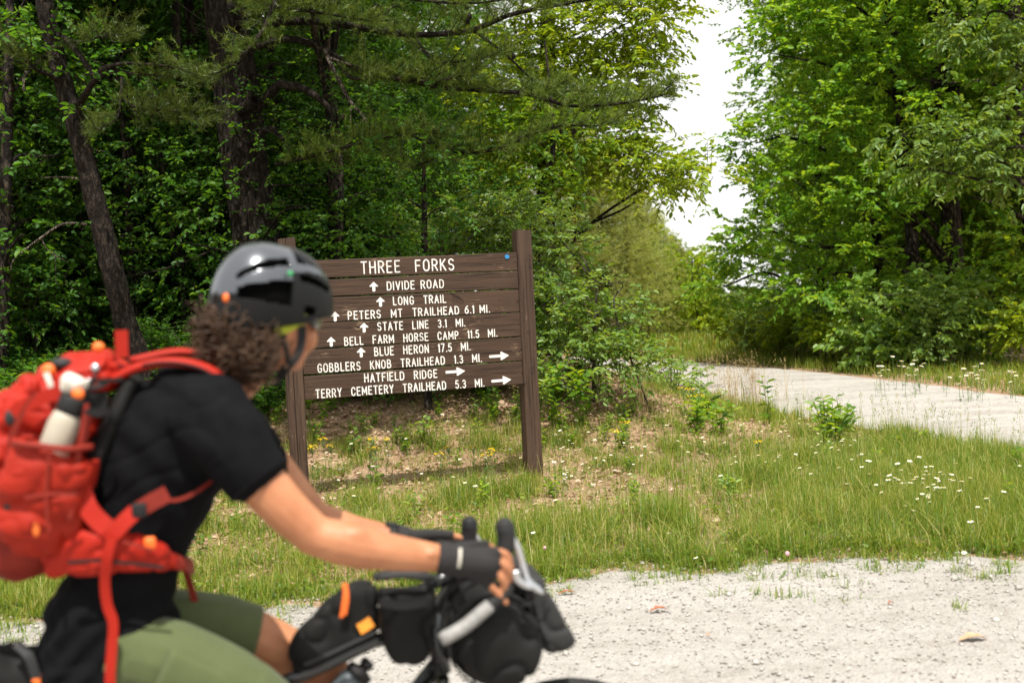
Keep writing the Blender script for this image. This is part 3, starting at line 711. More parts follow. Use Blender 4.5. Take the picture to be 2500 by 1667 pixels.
# higher crown out of the picture that shades the ground below
for k in range(9):
    a = rng.uniform(0, 6.28); z0 = tp[6] + (tp[9] - tp[6]) * (k / 16); L_ = rng.uniform(1.6, 3.4) * (1 - .4 * k / 16)
    e = z0 + np.array([math.cos(a) * L_, math.sin(a) * L_, .4])
    if (e[2] - 1.6) / max(e[1], 1) < .38: continue
    w_, O, D = bough(rng, [z0, z0 + (e - z0) * .5 + (0, 0, .25), e], .04, 1.6, (.3, .7), .25); wood += w_; OO.append(O); DD.append(D)
# limbs without needles: the drooping snag, the grey dead branch, short stubs
wood.append(rough_tube([U(608, 290, 14), Z8(-60, 480, 13.7), Z8(0, 468, 13.5), Z8(100, 490, 13.4), Z8(200, 560, 13.3), Z8(255, 640, 13.3), Z8(240, 700, 13.3)], [.06, .055, .05, .045, .035, .02, .01], 10, .2, 8, 6))
wood.append(rough_tube([Z7(1020, 470, 14), Z7(1060, 450, 13.8), Z7(1085, 425, 13.7)], [.07, .06, .05], 10, .2, 4, 4))
wood.append(rough_tube([Z7(1040, 620, 14.1), Z7(1090, 590, 13.8), Z7(1150, 545, 13.6), Z7(1200, 590, 13.6), Z7(1235, 640, 13.6)], [.045, .04, .035, .025, .012], 9, .2, 6, 4))
for k in range(26):
    z_ = rng.uniform(0, 1); p = tp[2] + (tp[6] - tp[2]) * z_; a = rng.uniform(0, 6.28); L_ = rng.uniform(.3, 1.3); q = np.array([math.cos(a), math.sin(a) - .5, rng.uniform(-.4, .4)])
    wood.append(rough_tube([p + q * .25, p + q * (.25 + L_ * .5) + rng.normal(0, .06, 3), p + q * (.25 + L_) + rng.normal(0, .12, 3)], [.014, .01, .004], 5, .2, k, 4))
V, F = merge(wood); put('trunk', mesh_np('trunk', V - base, F, M['bark_pine'], smooth=True), pine)
dd = [rough_tube([Z8(205, 275, 13.2), Z8(280, 430, 13), Z8(350, 560, 13), Z8(430, 650, 12.95), Z8(458, 730, 12.9)], [.028, .024, .02, .014, .006], 8, .3, 2, 6), rough_tube([Z8(350, 560, 13), Z8(352, 640, 13), Z8(345, 690, 13)], [.01, .007, .003], 5, .3, 3, 4),
      rough_tube([Z8(430, 650, 12.95), Z8(380, 690, 12.95), Z8(365, 730, 12.9)], [.008, .006, .003], 5, .3, 3, 4), None, rough_tube([Z8(240, 320, 13.1), Z8(330, 350, 13), Z8(420, 370, 12.9)], [.018, .014, .006], 6, .3, 5, 4)]
for d_ in (dd[:-2], dd[-1:]):
    V, F = merge(d_); put('dead_branch', mesh_np('dead_branch', V - base, F, M['bark_lichen'], smooth=True), pine)['label'] = 'pale dead branch hanging under the boughs'
O = np.vstack(OO); D = np.vstack(DD)
V, F, var = needles(rng, O, D, 22, .085, .0048, .8)
put('crown', mesh_np('crown', V - base, F, M['needle'], var), pine)
# cones and a rusty dead sprig near the bough ends
cb = MB()
for (x, y) in ((1620, 600), (1460, 640), (1570, 720), (1500, 715), (985, 40), (1000, 90), (990, 120), (1930, 580), (1240, 310), (310, 640)):
    cb.ball(Z8(x, y, 12.6), (.026, .026, .036), None, 7, 5)
put('pine_cone', cb.mesh('pine_cone', M['bark_pine'], off=base), pine)

# the leaning pine at the far left
rng = np.random.default_rng(33)
dL = 12.6
lp = [U(388, 1015, dL) - np.array([0, 0, .3]), U(333, 861, dL), U(310, 804, dL), U(281, 689, dL), U(253, 574, dL), U(224, 459, dL), U(195, 344, dL), U(163, 230, dL), U(132, 115, dL), U(106, 0, dL), U(70, -160, dL + .2), U(20, -480, dL + .5), U(0, -800, dL + .7)]
base = lp[0]; lean = thing('pine_tree', 'slim pine with a leaning dark trunk above the red backpack', 'tree', base)
wood = [rough_tube(lp, [.15, .13, .12, .116, .112, .108, .104, .1, .095, .09, .085, .07, .05], 48, .17, 9.1, 18)]
OO, DD = [], []
for P, r0, den, bl, st in [([Z7(330, 455, 12.6), Z7(365, 400, 12.3), Z7(410, 335, 12.1), Z7(480, 305, 12), Z7(560, 312, 11.9), Z7(700, 325, 11.8)], .045, .5, (.2, .5), .75),
                           ([Z7(395, 360, 12.2), Z7(430, 300, 12.0), Z7(520, 272, 11.9), Z7(620, 275, 11.8), Z7(720, 285, 11.7), Z7(860, 325, 11.6)], .032, .6, (.2, .45), .72),
                           ([Z7(520, 310, 12), Z7(520, 400, 11.8), Z7(560, 450, 11.7), Z7(680, 470, 11.6), Z7(780, 480, 11.5), Z7(870, 520, 11.4)], .018, 2.2, (.2, .5), .2),
                           ([Z7(515, 380, 11.9), Z7(505, 480, 11.8), Z7(480, 520, 11.7), Z7(400, 560, 11.6)], .015, 1.2, (.2, .4), .3),
                           ([Z7(265, 360, 12.6), Z7(210, 320, 12.3), Z7(150, 295, 12.1), Z7(100, 250, 12), Z7(30, 210, 11.9)], .03, 1.2, (.25, .5), .5),
                           ([Z7(240, 150, 12.6), Z7(330, 180, 12.3), Z7(420, 160, 12), Z7(520, 150, 11.8)], .02, 1.3, (.2, .5), .4)]:
    w_, O, D = bough(rng, P, r0, den, bl, st, tufts=6); wood += w_; OO.append(O); DD.append(D)
for k in range(14):
    a = rng.uniform(0, 6.28); z0 = lp[10] + (lp[12] - lp[10]) * (k / 14); L_ = rng.uniform(1.4, 2.6)
    e = z0 + np.array([math.cos(a) * L_, math.sin(a) * L_, .3])
    if (e[2] - 1.6) / max(e[1], 1) < .38: continue
    w_, O, D = bough(rng, [z0, z0 + (e - z0) * .5 + (0, 0, .2), e], .035, 1.5, (.3, .7), .25); wood += w_; OO.append(O); DD.append(D)
wood.append(rough_tube([Z7(265, 150, 12.5), Z7(310, 200, 12.3), Z7(350, 250, 12.2), Z7(405, 335, 12.1)], [.03, .03, .03, .028], 8, .2, 3, 5))
V, F = merge(wood); put('trunk', mesh_np('trunk', V - base, F, M['bark_pine'], smooth=True), lean)
dd = [[rough_tube([Z7(365, 955, 12.5), Z7(310, 950, 12.2), Z7(255, 958, 12), Z7(190, 1000, 11.9), Z7(110, 1060, 11.8), Z7(55, 1110, 11.7), Z7(45, 1150, 11.7)], [.016, .015, .014, .012, .01, .007, .003], 6, .25, 2, 5),
      rough_tube([Z7(175, 1010, 11.9), Z7(200, 1060, 11.85), Z7(240, 1090, 11.8), Z7(290, 1115, 11.8)], [.006, .005, .004, .002], 5, .25, 3, 4)], [rough_tube([Z7(330, 760, 12.5), Z7(260, 755, 12.4), Z7(170, 757, 12.3)], [.014, .01, .005], 6, .25, 4, 4)], [
      rough_tube([Z7(100, 390, 12), Z7(102, 330, 12.05), Z7(110, 300, 12.1)], [.012, .014, .008], 6, .25, 5, 4)]]
for d_ in dd:
    V, F = merge(d_); put('dead_branch', mesh_np('dead_branch', V - base, F, M['bark_lichen'], smooth=True), lean)['label'] = 'thin pale bare branches low on the trunk'
V, F, var = needles(rng, np.vstack(OO), np.vstack(DD), 22, .085, .0048, .8)
put('crown', mesh_np('crown', V - base, F, M['needle'], var), lean)

# ------------------------------------------------------------------ broadleaf trees over the road
bm_tree = at(.6, 19.3)
leafy('broadleaf_tree', 'sunlit yellow-green broadleaf tree leaning out beside the pale sky gap', 'tree', bm_tree,
      [bm_tree - (0, 0, .3), bm_tree + (.05, 0, 2), bm_tree + (.2, 0, 4.4), bm_tree + (.3, .1, 7), bm_tree + (.2, .2, 10.5)], [.2, .17, .14, .1, .04],
      [B(1440, 70, 18.2, 190, 90, 1.0), B(1575, 40, 17.8, 110, 60, .8), B(1520, 190, 18, 110, 70, .8), B(1560, 250, 17.8, 55, 50, .6), B(1380, 230, 18.4, 120, 90, .9), B(1460, 330, 18, 140, 50, .8), B(1570, 345, 17.6, 60, 50, .6), B(1560, 400, 17.7, 140, 55, .8),
       B(1690, 420, 17.3, 80, 32, .5), B(1590, 470, 17.6, 60, 26, .5), B(1370, 410, 18.2, 110, 45, .8), B(1250, 200, 19, 150, 120, 1.0), B(1260, 380, 18.8, 120, 60, .8), B(1420, -120, 18.5, 240, 90, 1.2), B(1590, -90, 18, 110, 60, .9)],
      1900, 11, .115, M['leaf_light'], M['bark_grey'], 101, aspect=.46, twig=(.3, .65), droop=.5, limb_r=.2, flat=.5)
# slim reddish dead-looking trunks under its crown
sp = at(-.55, 17.5)
leafy('broadleaf_tree', 'young tree with a thin pale crooked trunk right above the sign’s tall post', 'tree', sp,
      [sp - (0, 0, .2), U(1305, 520, 17.4), U(1325, 440, 17.3), U(1350, 370, 17.2), U(1345, 250, 17.2), U(1330, 100, 17.2)], [.06, .05, .045, .04, .03, .015],
      [B(1240, 330, 17, 90, 60, .7), B(1380, 330, 17, 80, 60, .7), B(1200, 480, 17, 110, 60, .8), B(1330, 480, 16.8, 90, 40, .7)], 260, 10, .11, M['leaf_mid'], M['bark_grey'], 103, twig=(.25, .5), droop=.4)

# pale bush right of the sign
sb = at(.9, 12.9)
leafy('leafy_shrub', 'tall pale-leaved shrub filling the verge directly right of the sign post', 'shrub', sb,
      [sb - (0, 0, .1), sb + (.03, 0, .6), sb + (.1, .1, 1.3)], [.03, .025, .012],
      [B(1360, 620, 13.4, 90, 60, .7), B(1300, 560, 14, 90, 55, .6), B(1370, 720, 13, 80, 70, .7), B(1440, 800, 12.8, 90, 70, .7), B(1370, 840, 12.7, 70, 60, .6), B(1510, 760, 12.9, 70, 26, .45), B(1560, 790, 12.8, 50, 18, .3), B(1480, 880, 12.5, 80, 50, .6), B(1570, 860, 12.7, 50, 40, .5), B(1345, 930, 12.2, 50, 40, .5)],
      520, 12, .078, M['leaf_bush'], M['twig'], 105, aspect=.5, twig=(.2, .45), droop=.3, limb_r=.5, sag=.25)
sb = at(-.75, 13.6)
leafy('leafy_shrub', 'broad glossy green shrub behind the top right of the sign', 'shrub', sb,
      [sb - (0, 0, .1), sb + (.03, 0, .6), sb + (.0, .1, 1.5)], [.03, .025, .012],
      [B(1200, 540, 14.3, 110, 55, .7), B(1080, 570, 14.4, 110, 50, .7), B(1250, 620, 14, 80, 70, .6), B(1130, 650, 14, 140, 60, .6), B(1260, 520, 14.2, 60, 40, .5)],
      330, 12, .085, M['leaf_bush'], M['twig'], 106, aspect=.5, twig=(.2, .45), droop=.35, limb_r=.5, sag=.25)
sb = ground_hit(1640, 965)
leafy('leafy_shrub', 'small ragged shrub hiding the end of the white road where it bends away', 'shrub', sb, [sb - (0, 0, .1), sb + (0, 0, .3), sb + (.03, 0, .6)], [.015, .012, .006],
      [B(1600, 905, 16, 70, 30, .5), B(1660, 915, 16, 50, 26, .5), B(1560, 930, 15, 60, 36, .5), B(1640, 950, 15.5, 70, 24, .5)], 150, 10, .07, M['leaf_bush'], M['twig'], 110, twig=(.15, .35), droop=.3, limb_r=.5, sag=.2)
# bare pale twigs poking out of that shrub
sb = at(1.5, 12.6)
V, F = merge([rough_tube([sb, U(1500, 760, 12.5), U(1520, 700, 12.4), U(1500, 690, 12.3), U(1400, 690, 12.3)], [.012, .01, .007, .005, .002], 5, .2, 2, 4), rough_tube([U(1515, 720, 12.45), U(1470, 668, 12.4), U(1492, 632, 12.4)], [.006, .005, .002], 5, .2, 3, 4), rough_tube([U(1500, 760, 12.5), U(1525, 735, 12.4), U(1545, 725, 12.4)], [.006, .004, .002], 5, .2, 4, 4)])
o = put('dead_branch', mesh_np('dead_branch', V - sb, F, M['bark_lichen'], smooth=True), None, sb)
tag(o, 'bare pale forked twig sticking out of the shrub beside the sign', 'branch')

# ------------------------------------------------------------------ a set of forest trees, copied
def make_broad(seed, h, r, c0, nb, ns, leaf, lmat, label, group, K=12, droop=.3, aspect=.6):
    rg = np.random.default_rng(seed); blobs = []
    for k in range(nb):
        t_ = (k + .5) / nb; z = c0 + (h - c0) * t_; a = k * 2.4 + rg.uniform(-.4, .4); rr = r * (.35 + .65 * math.sin(math.pi * min(1, t_ * .85 + .12))) * rg.uniform(.6, 1)
        blobs.append(((math.cos(a) * rr * .75, math.sin(a) * rr * .75, z), np.array([rr * .55 + .3, rr * .55 + .3, .3 + rr * .16])))
    lean_ = rg.uniform(-.3, .3, 2)
    return leafy('broadleaf_tree', label, 'tree', (0, 0, 0), [(0, 0, -.4), (lean_[0] * .3, lean_[1] * .3, h * .3), (lean_[0], lean_[1] * .6, h * .65), (lean_[0] * .8, lean_[1], h * .96)], [.03 + h * .007, .03 + h * .006, .02 + h * .005, .012],
                 blobs, ns, K, leaf, lmat, M['bark_grey'], seed, group, aspect=aspect, twig=(.25, .6), droop=droop, limb_r=.4, trunk_seg=12)
gW = 'trees of the shaded forest behind the sign'
gR = 'trees of the wood across the white road'
lW = 'dark green broadleaf tree crowding the shaded forest behind the sign'
lS = 'slender understorey sapling in the dark forest behind rider and sign'
lB = 'low leafy bush on the dark forest floor behind rider and sign'
lR = 'green broadleaf tree in the wood across the white road'
protos = [make_broad(s, h, r, c0, nb, ns, lf, M['leaf_dark'], lW, gW) for s, h, r, c0, nb, ns, lf in ((201, 13, 2.6, 2.2, 24, 1700, .1), (202, 11, 2.3, 1.2, 22, 1600, .095), (203, 15, 2.9, 3.4, 26, 1800, .105))]
sapl = [make_broad(s, h, r, c0, nb, ns, lf, M['leaf_dark'], lS, 'saplings of the forest understorey', 9) for s, h, r, c0, nb, ns, lf in ((211, 4.6, 1.2, .8, 13, 380, .085), (212, 3.6, 1.1, .5, 11, 330, .1), (213, 5.6, 1.4, 1.6, 13, 420, .08))]
def make_bush(seed, h, r, ns, leaf, lmat, label, group, name='leafy_bush', K=9):
    rg = np.random.default_rng(seed); blobs = [((rg.uniform(-.5, .5) * r, rg.uniform(-.5, .5) * r, h * rg.uniform(.35, .85)), np.array([r * .5, r * .5, h * .28])) for _ in range(7)]
    return leafy(name, label, 'bush', (0, 0, 0), [(0, 0, -.1), (.02, .02, h * .3), (0, .05, h * .6)], [.02, .016, .008], blobs, ns, K, leaf, lmat, M['twig'], seed, group, aspect=.52, twig=(.15, .4), droop=.35, limb_r=.6, sag=.2)
bush = [make_bush(221, 1.1, .8, 220, .075, M['leaf_dark'], lB, 'bushes of the forest floor'), make_bush(222, .8, .7, 140, .11, M['leaf_dark'], lB, 'bushes of the forest floor'), make_bush(223, 1.5, .9, 250, .07, M['leaf_dark'], lB, 'bushes of the forest floor')]
def scatter(protos_, spots, smin, smax, seed, label=None):
    rg = np.random.default_rng(seed)
    for k, (x, y) in enumerate(spots):
        p = protos_[k % len(protos_)]; z = float(ground_z(x, y)); s = rg.uniform(smin, smax); a = rg.uniform(0, 6.28); tl = tuple(rg.uniform(-.06, .06, 2))
        if not p.get('_used'):
            p['_used'] = 1; p.location = (x, y, z); p.rotation_euler = (tl[0], tl[1], a); p.scale = (s,) * 3
        else:
            c = copy_tree(p, (x, y, z), a, s, label, tl); 
rg = np.random.default_rng(5)
def grid_spots(x0, x1, y0, y1, step, keep):
    out = []
    for y in np.arange(y0, y1, step):
        for x in np.arange(x0, x1, step):
            px, py = x + rg.uniform(-.42, .42) * step, y + rg.uniform(-.42, .42) * step
            if keep(px, py): out.append((px, py))
    return out
infr = lambda x, y, m=1.5: abs(x) < .47 * y + m
def left_wood(x, y): return x < (-1.6 if y < 19 else .058 * y - 3.3) and infr(x, y, 3)
tr = grid_spots(-22, 2, 15.8, 22, 2.4, left_wood) + grid_spots(-28, 1.2, 22, 44, 3.3, left_wood)
tr = [q for q in tr if not (-3.2 < q[0] < 1.5 and q[1] < 18.5)]
def clear_view(q, m):                     # keeps the two pine trunks in view
    a = q[0] / q[1]; k = m / q[1]
    return not ((-.27 - k < a < -.2 + k and q[1] < 14.6) or (-.425 - k * .6 < a < -.33 + k * .6 and q[1] < 13.0))
tr = [q for q in tr if math.hypot(q[0] + 3.1, q[1] - 14.2) > 1.2]
scatter(protos, tr, .75, 1.15, 11)
scatter(sapl, [q for q in grid_spots(-16, 1, 13.4, 24, 1.75, lambda x, y: x < (-.3 if y < 17 else -1.2) and infr(x, y, 3)) if clear_view(q, 1.1)], .7, 1.2, 12)
scatter(sapl, grid_spots(-7.2, -1.6, 14.9, 17.5, 1.0, lambda x, y: infr(x, y, .5)), .7, 1.15, 19)
scatter(bush, [q for q in grid_spots(-14, .3, 12.9, 19, 1.3, lambda x, y: x < .1 and infr(x, y, .5)) if not (-2.6 < q[0] < .6 and q[1] < 13.6) and clear_view(q, .35)], .7, 1.2, 13)

# tall front trees whose high crowns, above the picture, keep the forest edge in shade
for k, (u, d, hgt, lb) in enumerate(((822, 15.0, 9.5, 'thin dark trunk rising straight above the left end of the sign'), (455, 15.6, 10.5, 'thin trunk between the leaning pine and the thick old pine'), (20, 14.8, 10, 'dark trunk at the very edge of the forest behind the backpack'), (-420, 14.4, 10, 'tall tree just beyond the edge of the picture by the leaning pine'))):
    b0 = U(u, 930, d); b0[2] = float(ground_z(b0[0], b0[1])); rk = np.random.default_rng(700 + k); tx = b0[0]
    bl_ = [((tx + rk.uniform(-2.6, 2.6), b0[1] - .6 + rk.uniform(-1.2, 1.6), rk.uniform(7.4, hgt + .5)), np.array([1.5, 1.3, .6])) for _ in range(9 if k < 1 else 4)]
    if k == 0: bl_ += [((rk.uniform(-2.2, -.3), rk.uniform(9.4, 10.8), rk.uniform(6.4, 7.6)), np.array([1.0, .8, .35])) for _ in range(7)]  # overhang added out of view to shade the bank behind the sign
    leafy('broadleaf_tree', lb, 'tree', b0, [b0 - (0, 0, .3), U(u - 4, 700, d), U(u - 8, 450, d), U(u - 22, 150, d), U(u - 30, -200, d), U(u - 40, -520, d)], [.085, .075, .07, .06, .05, .03], bl_, 800 if k < 1 else 320, 10, .19, M['leaf_dark'], M['bark_grey'], 710 + k, twig=(.4, .8), limb_r=.5, trunk_seg=12)

scatter([make_bush(224, .7, .7, 170, .075, M['leaf_dark'], 'low dark seedling cover at the very edge of the forest floor', 'seedlings at the forest edge'), make_bush(225, .5, .6, 120, .1, M['leaf_dark'], 'low dark seedling cover at the very edge of the forest floor', 'seedlings at the forest edge')],
        grid_spots(-7.5, -.2, 12.7, 14.8, .62, lambda x, y: infr(x, y, .4) and not (-2.4 < x and y < 13.0)) + grid_spots(-7, .5, 14.8, 18, .9, lambda x, y: True), .6, 1.15, 18)

# ------------------------------------------------------------------ far pines beyond the bend and the wood across the road
def far_pine(x, y, h, r, seed, label, group, dens=1.0):
    rg = np.random.default_rng(seed); base = at(x, y); root = thing('pine_tree', label, 'tree', base, 0, group); wood = [rough_tube([(0, 0, -.3), (0, 0, h * .5), (0, 0, h)], [.16, .1, .02], 9, .1, seed, 5)]; O, D = [], []; b0, b1 = [], []
    for k in range(int(95 * dens)):
        t_ = rg.random() ** .9; z = h * (.05 + .93 * t_); R_ = r * (1 - t_) ** .75 * rg.uniform(.65, 1.1) + .2; a = rg.uniform(0, 6.28); p = np.array([0, 0, z]); e = np.array([math.cos(a) * R_, math.sin(a) * R_, z + rg.uniform(-.1, .35) * R_])
        b0.append(p); b1.append(e)
        for q in np.linspace(.25, 1, int(5 + R_ * 5)):
            for _ in range(2): O.append(p + (e - p) * q + rg.normal(0, .16, 3)); D.append(norm(e - p) * .5 + rg.normal(0, .5, 3) + np.array([0, 0, .5]))
    wood.append(sticks(np.array(b0), np.array(b1), .015)); V, F = merge(wood)
    put('trunk', mesh_np('trunk', V, F, M['bark_pine'], smooth=True), root)
    V, F, var = needles(rg, np.array(O), np.array(D), 16, .2, .013, 1.0); put('crown', mesh_np('crown', V, F, M['needle_far'], var), root); return root
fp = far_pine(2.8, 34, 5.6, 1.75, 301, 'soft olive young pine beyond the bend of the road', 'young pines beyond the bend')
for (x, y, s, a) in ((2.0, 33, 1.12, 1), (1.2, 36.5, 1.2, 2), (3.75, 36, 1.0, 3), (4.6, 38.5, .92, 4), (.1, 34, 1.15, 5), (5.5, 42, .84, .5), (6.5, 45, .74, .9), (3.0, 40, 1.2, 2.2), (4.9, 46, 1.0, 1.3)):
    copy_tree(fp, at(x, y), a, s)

prR = [make_broad(s, h, r, c0, nb, ns, lf, mt, lR, gR) for s, h, r, c0, nb, ns, lf, mt in ((231, 14, 2.7, 1.2, 26, 1700, .125, M['leaf_mid']), (232, 11, 2.4, .6, 24, 1600, .12, M['leaf_mid']), (233, 16, 3.0, 2.0, 28, 1800, .13, M['leaf_mid']))]
def right_line(y): return np.interp(y, [10, 17, 20, 24, 27, 35, 45, 60, 90], [13.5, 9.6, 8.1, 6.4, 5.9, 7.4, 8.6, 10.5, 15])
trR = grid_spots(3, 30, 21.5, 30, 2.5, lambda x, y: x > right_line(y) + .6 and infr(x, y, 2) and x > .2 * y + 2.6 and not (.33 < x / y < .44 and y < 26)) + grid_spots(5, 34, 30, 58, 3.6, lambda x, y: x > right_line(y) + .3 and infr(x, y, 2) and x > .19 * y + 2.6)
scatter(prR, trR, .75, 1.12, 14)
bR = [make_bush(241, 1.2, .9, 170, .12, M['leaf_light'], 'leafy bush at the foot of the wood across the road', 'bushes at the foot of the far wood'), make_bush(242, 1.7, 1.0, 200, .11, M['leaf_bush'], 'leafy bush at the foot of the wood across the road', 'bushes at the foot of the far wood')]
scatter(bR, [(right_line(y) - .2 + rg.uniform(-.3, .5), y) for y in np.arange(19, 46, .95)] + [(right_line(y) + 1 + rg.uniform(-.3, .5), y) for y in np.arange(19, 40, 1.4)], .6, 1.1, 15)
# the tall double-trunked oak with its own boughs
ob = at(9.0, 24.0)
leafy('oak_tree', 'tall oak with two dark upright trunks rising behind the bright roadside bush', 'tree', ob,
      [ob - (0, 0, .3), U(2330, 735, 24), U(2322, 560, 24), U(2310, 380, 24), U(2295, 180, 24), U(2285, 0, 24), U(2275, -200, 24), U(2265, -500, 24)], [.24, .21, .2, .19, .18, .165, .14, .06],
      [B(2090, 120, 22.5, 150, 70, 1.0), B(1985, 60, 22.5, 110, 55, .8), B(1880, 130, 22.5, 55, 40, .6), B(1935, 20, 22.5, 70, 30, .6), B(2170, 300, 25, 120, 70, .6), B(2000, 300, 22.3, 130, 80, 1), B(1845, 350, 22.5, 55, 45, .6), B(1935, 440, 22.3, 110, 60, .8), B(2110, 470, 22.2, 120, 55, .9), B(2440, 120, 22.5, 110, 70, 1), B(2210, 60, 25, 110, 60, .6), B(1790, 610, 24, 45, 40, .6), B(1765, 700, 25, 50, 45, .7), B(2080, 600, 22.4, 110, 50, .8), B(1880, 560, 22.6, 110, 60, .8), B(2230, 520, 25, 60, 40, .5), B(1960, 700, 22.6, 110, 55, .8), B(2150, 720, 22.8, 90, 40, .6), B(2080, -120, 23, 200, 90, 1.6), B(2430, -120, 23, 150, 100, 1.4), B(1960, -60, 23, 80, 40, .8)],
      2300, 11, .125, M['leaf_mid'], M['bark_grey'], 107, aspect=.62, twig=(.3, .6), droop=.22, limb_r=.3, flat=.5, clear=([0, 180, 380, 560, 735], [2285, 2295, 2310, 2322, 2330], 40, 24.2),
      extra=[rough_tube([at(8.95, 24.2), U(2235, 700, 24.2), U(2225, 560, 24.2), U(2200, 300, 24.2), U(2170, 60, 24.2), U(2150, -200, 24.2)], [.16, .15, .13, .11, .09, .05], 12, .14, 4, 6), rough_tube([U(2300, 330, 24), U(2335, 200, 23.8), U(2355, 60, 23.7), U(2375, -150, 23.6)], [.12, .11, .1, .07], 10, .14, 4, 6)])
# the lit bough that reaches in from the right, on a tree just outside the picture
hb = at(10.6, 19.0)
leafy('broadleaf_tree', 'tree at the picture’s edge reaching a bright bough of long pale leaves over the bush', 'tree', hb,
      [hb - (0, 0, .3), hb + (0, 0, 3), hb + (-.1, 0, 6), hb + (0, .2, 10)], [.2, .17, .13, .06],
      [B(2300, 345, 19, 110, 30, .6), B(2200, 330, 19, 60, 22, .4), B(2420, 300, 19, 100, 40, .7), B(2480, 350, 18.8, 60, 40, .6), B(2380, 390, 18.8, 90, 28, .5), B(2260, 410, 18.8, 60, 24, .4), B(2460, 440, 18.8, 60, 26, .4), B(2480, 130, 19.5, 90, 60, .7), B(2400, 60, 19.6, 110, 50, .7)],
      360, 12, .15, M['leaf_bush'], M['bark_grey'], 108, aspect=.4, twig=(.3, .65), droop=.75, limb_r=.3)
# bright roadside bush
rb = at(7.4, 20.6)
leafy('leafy_shrub', 'bright round bush of big pale leaves on the far verge of the white road', 'shrub', rb,
      [rb - (0, 0, .1), rb + (0, 0, .6), rb + (.05, 0, 1.2)], [.05, .04, .02],
      [B(2150, 760, 21, 90, 50, .7), B(2290, 740, 21, 100, 55, .8), B(2360, 800, 21, 90, 60, .7), B(2210, 830, 20.8, 110, 50, .8), B(2120, 850, 20.8, 70, 40, .5), B(2320, 870, 20.8, 120, 36, .8), B(2130, 715, 21, 40, 22, .4), B(2260, 705, 21, 50, 22, .4)],
      420, 10, .16, M['leaf_bush'], M['twig'], 109, aspect=.6, twig=(.25, .5), droop=.4, limb_r=.5, sag=.2)
# low trees far down the gap in the wood
ft = make_broad(261, 5.0, 1.8, .5, 14, 420, .16, M['leaf_light'], 'small hazy tree far down the gap between the woods', 'small trees far down the gap')
scatter([ft], [(7.2, 46), (8.6, 50), (5.9, 44), (7.6, 56), (9.6, 60), (7.9, 66), (11.4, 72), (13, 78), (9.6, 82), (6.2, 52), (15, 88), (5.0, 40.5), (6.6, 40)], .6, .85, 16)
for p in protos + sapl + bush + prR + bR + [ft]:
    if '_used' in p: del p['_used']
for o in COL.objects:
    if '_used' in o: del o['_used']
# ------------------------------------------------------------------ ground cover
rng = np.random.default_rng(55)
def in_verge(x, y):
    return (y > edge_y(x) - .1) & (road_dist(x, y) > ROAD_W + .05)
def grass_density(x, y):
    n = fbm(x, y, .9); n2 = fbm(x + 31, y + 7, 2.6)
    n4 = fbm(x * 1.0 + 11, y * .7 + 5, 3.4); base = (.22 + .95 * sstep(.4, .6, n) * (.35 + sstep(.35, .6, n2))) * (.35 + 1.1 * sstep(.36, .58, n4))
    lush = sstep(1.2, 3.2, x) * sstep(12.5, 9.5, y) * .75 * sstep(.3, .52, n4) + sstep(1.7, .3, y - edge_y(x)) * .7 * (.3 + sstep(.3, .5, n4))
    shade = 1 - .72 * sstep(11.2, 13.2, y) * sstep(2.8, .8, x) * sstep(1, 3, road_dist(x, y))
    left_ = 1 - .5 * sstep(-.3, -3, x) * sstep(.6, 1.6, y - edge_y(x))
    ragged = sstep(-.3, .12, y - edge_y(x) + .5 * (n4 - .5))
    base = base * (1 - .45 * sstep(-.2, .6, x) * sstep(3.2, 2.2, x) * sstep(8.2, 9.0, y))
    return np.clip((base + lush) * shade * left_ * ragged, 0, 1.8)
def far_verge(x, y):
    rd = road_dist(x, y); return sstep(1.5, 1.75, rd) * (x > np.interp(y, ROADD[::-1][::-1][:, 1], ROADD[:, 0]))
def sample_ground(n, x0, x1, y0, y1, dens):
    x = rng.uniform(x0, x1, n); y = rng.uniform(y0, y1, n)
    k = (rng.random(n) < dens(x, y)) & in_verge(x, y) & (np.abs(x) < .48 * y + 1.7)
    return x[k], y[k]
def blades(x, y, h, wdt, var, lean=.35, segs=3):
    n = len(x); z = ground_z(x, y) - .01; a = rng.uniform(0, 6.28, n); hd = np.stack([np.cos(a), np.sin(a), np.zeros(n)], 1); sd_ = np.stack([-np.sin(a), np.cos(a), np.zeros(n)], 1)
    ln = np.abs(rng.normal(0, lean, n)); base = np.stack([x, y, z], 1); V = []
    fr = [0, .38, .72, 1.0]; ww = [1, .85, .55, .06]
    for f_, w_ in zip(fr, ww):
        p = base + hd * (h * ln * f_ ** 1.9)[:, None]; p[:, 2] += h * f_ * (1 - .35 * np.minimum(ln, 1.2) * f_)
        V.append(p - sd_ * (wdt * w_ * .5)[:, None]); V.append(p + sd_ * (wdt * w_ * .5)[:, None])
    V = np.stack(V, 1).reshape(-1, 3); k = np.arange(n)[:, None] * 8
    F = np.concatenate([k + np.array([[0, 1, 3, 2]]), k + np.array([[2, 3, 5, 4]]), k + np.array([[4, 5, 7, 6]])], 1).reshape(-1, 4)
    return V, F, np.repeat(var, 8)
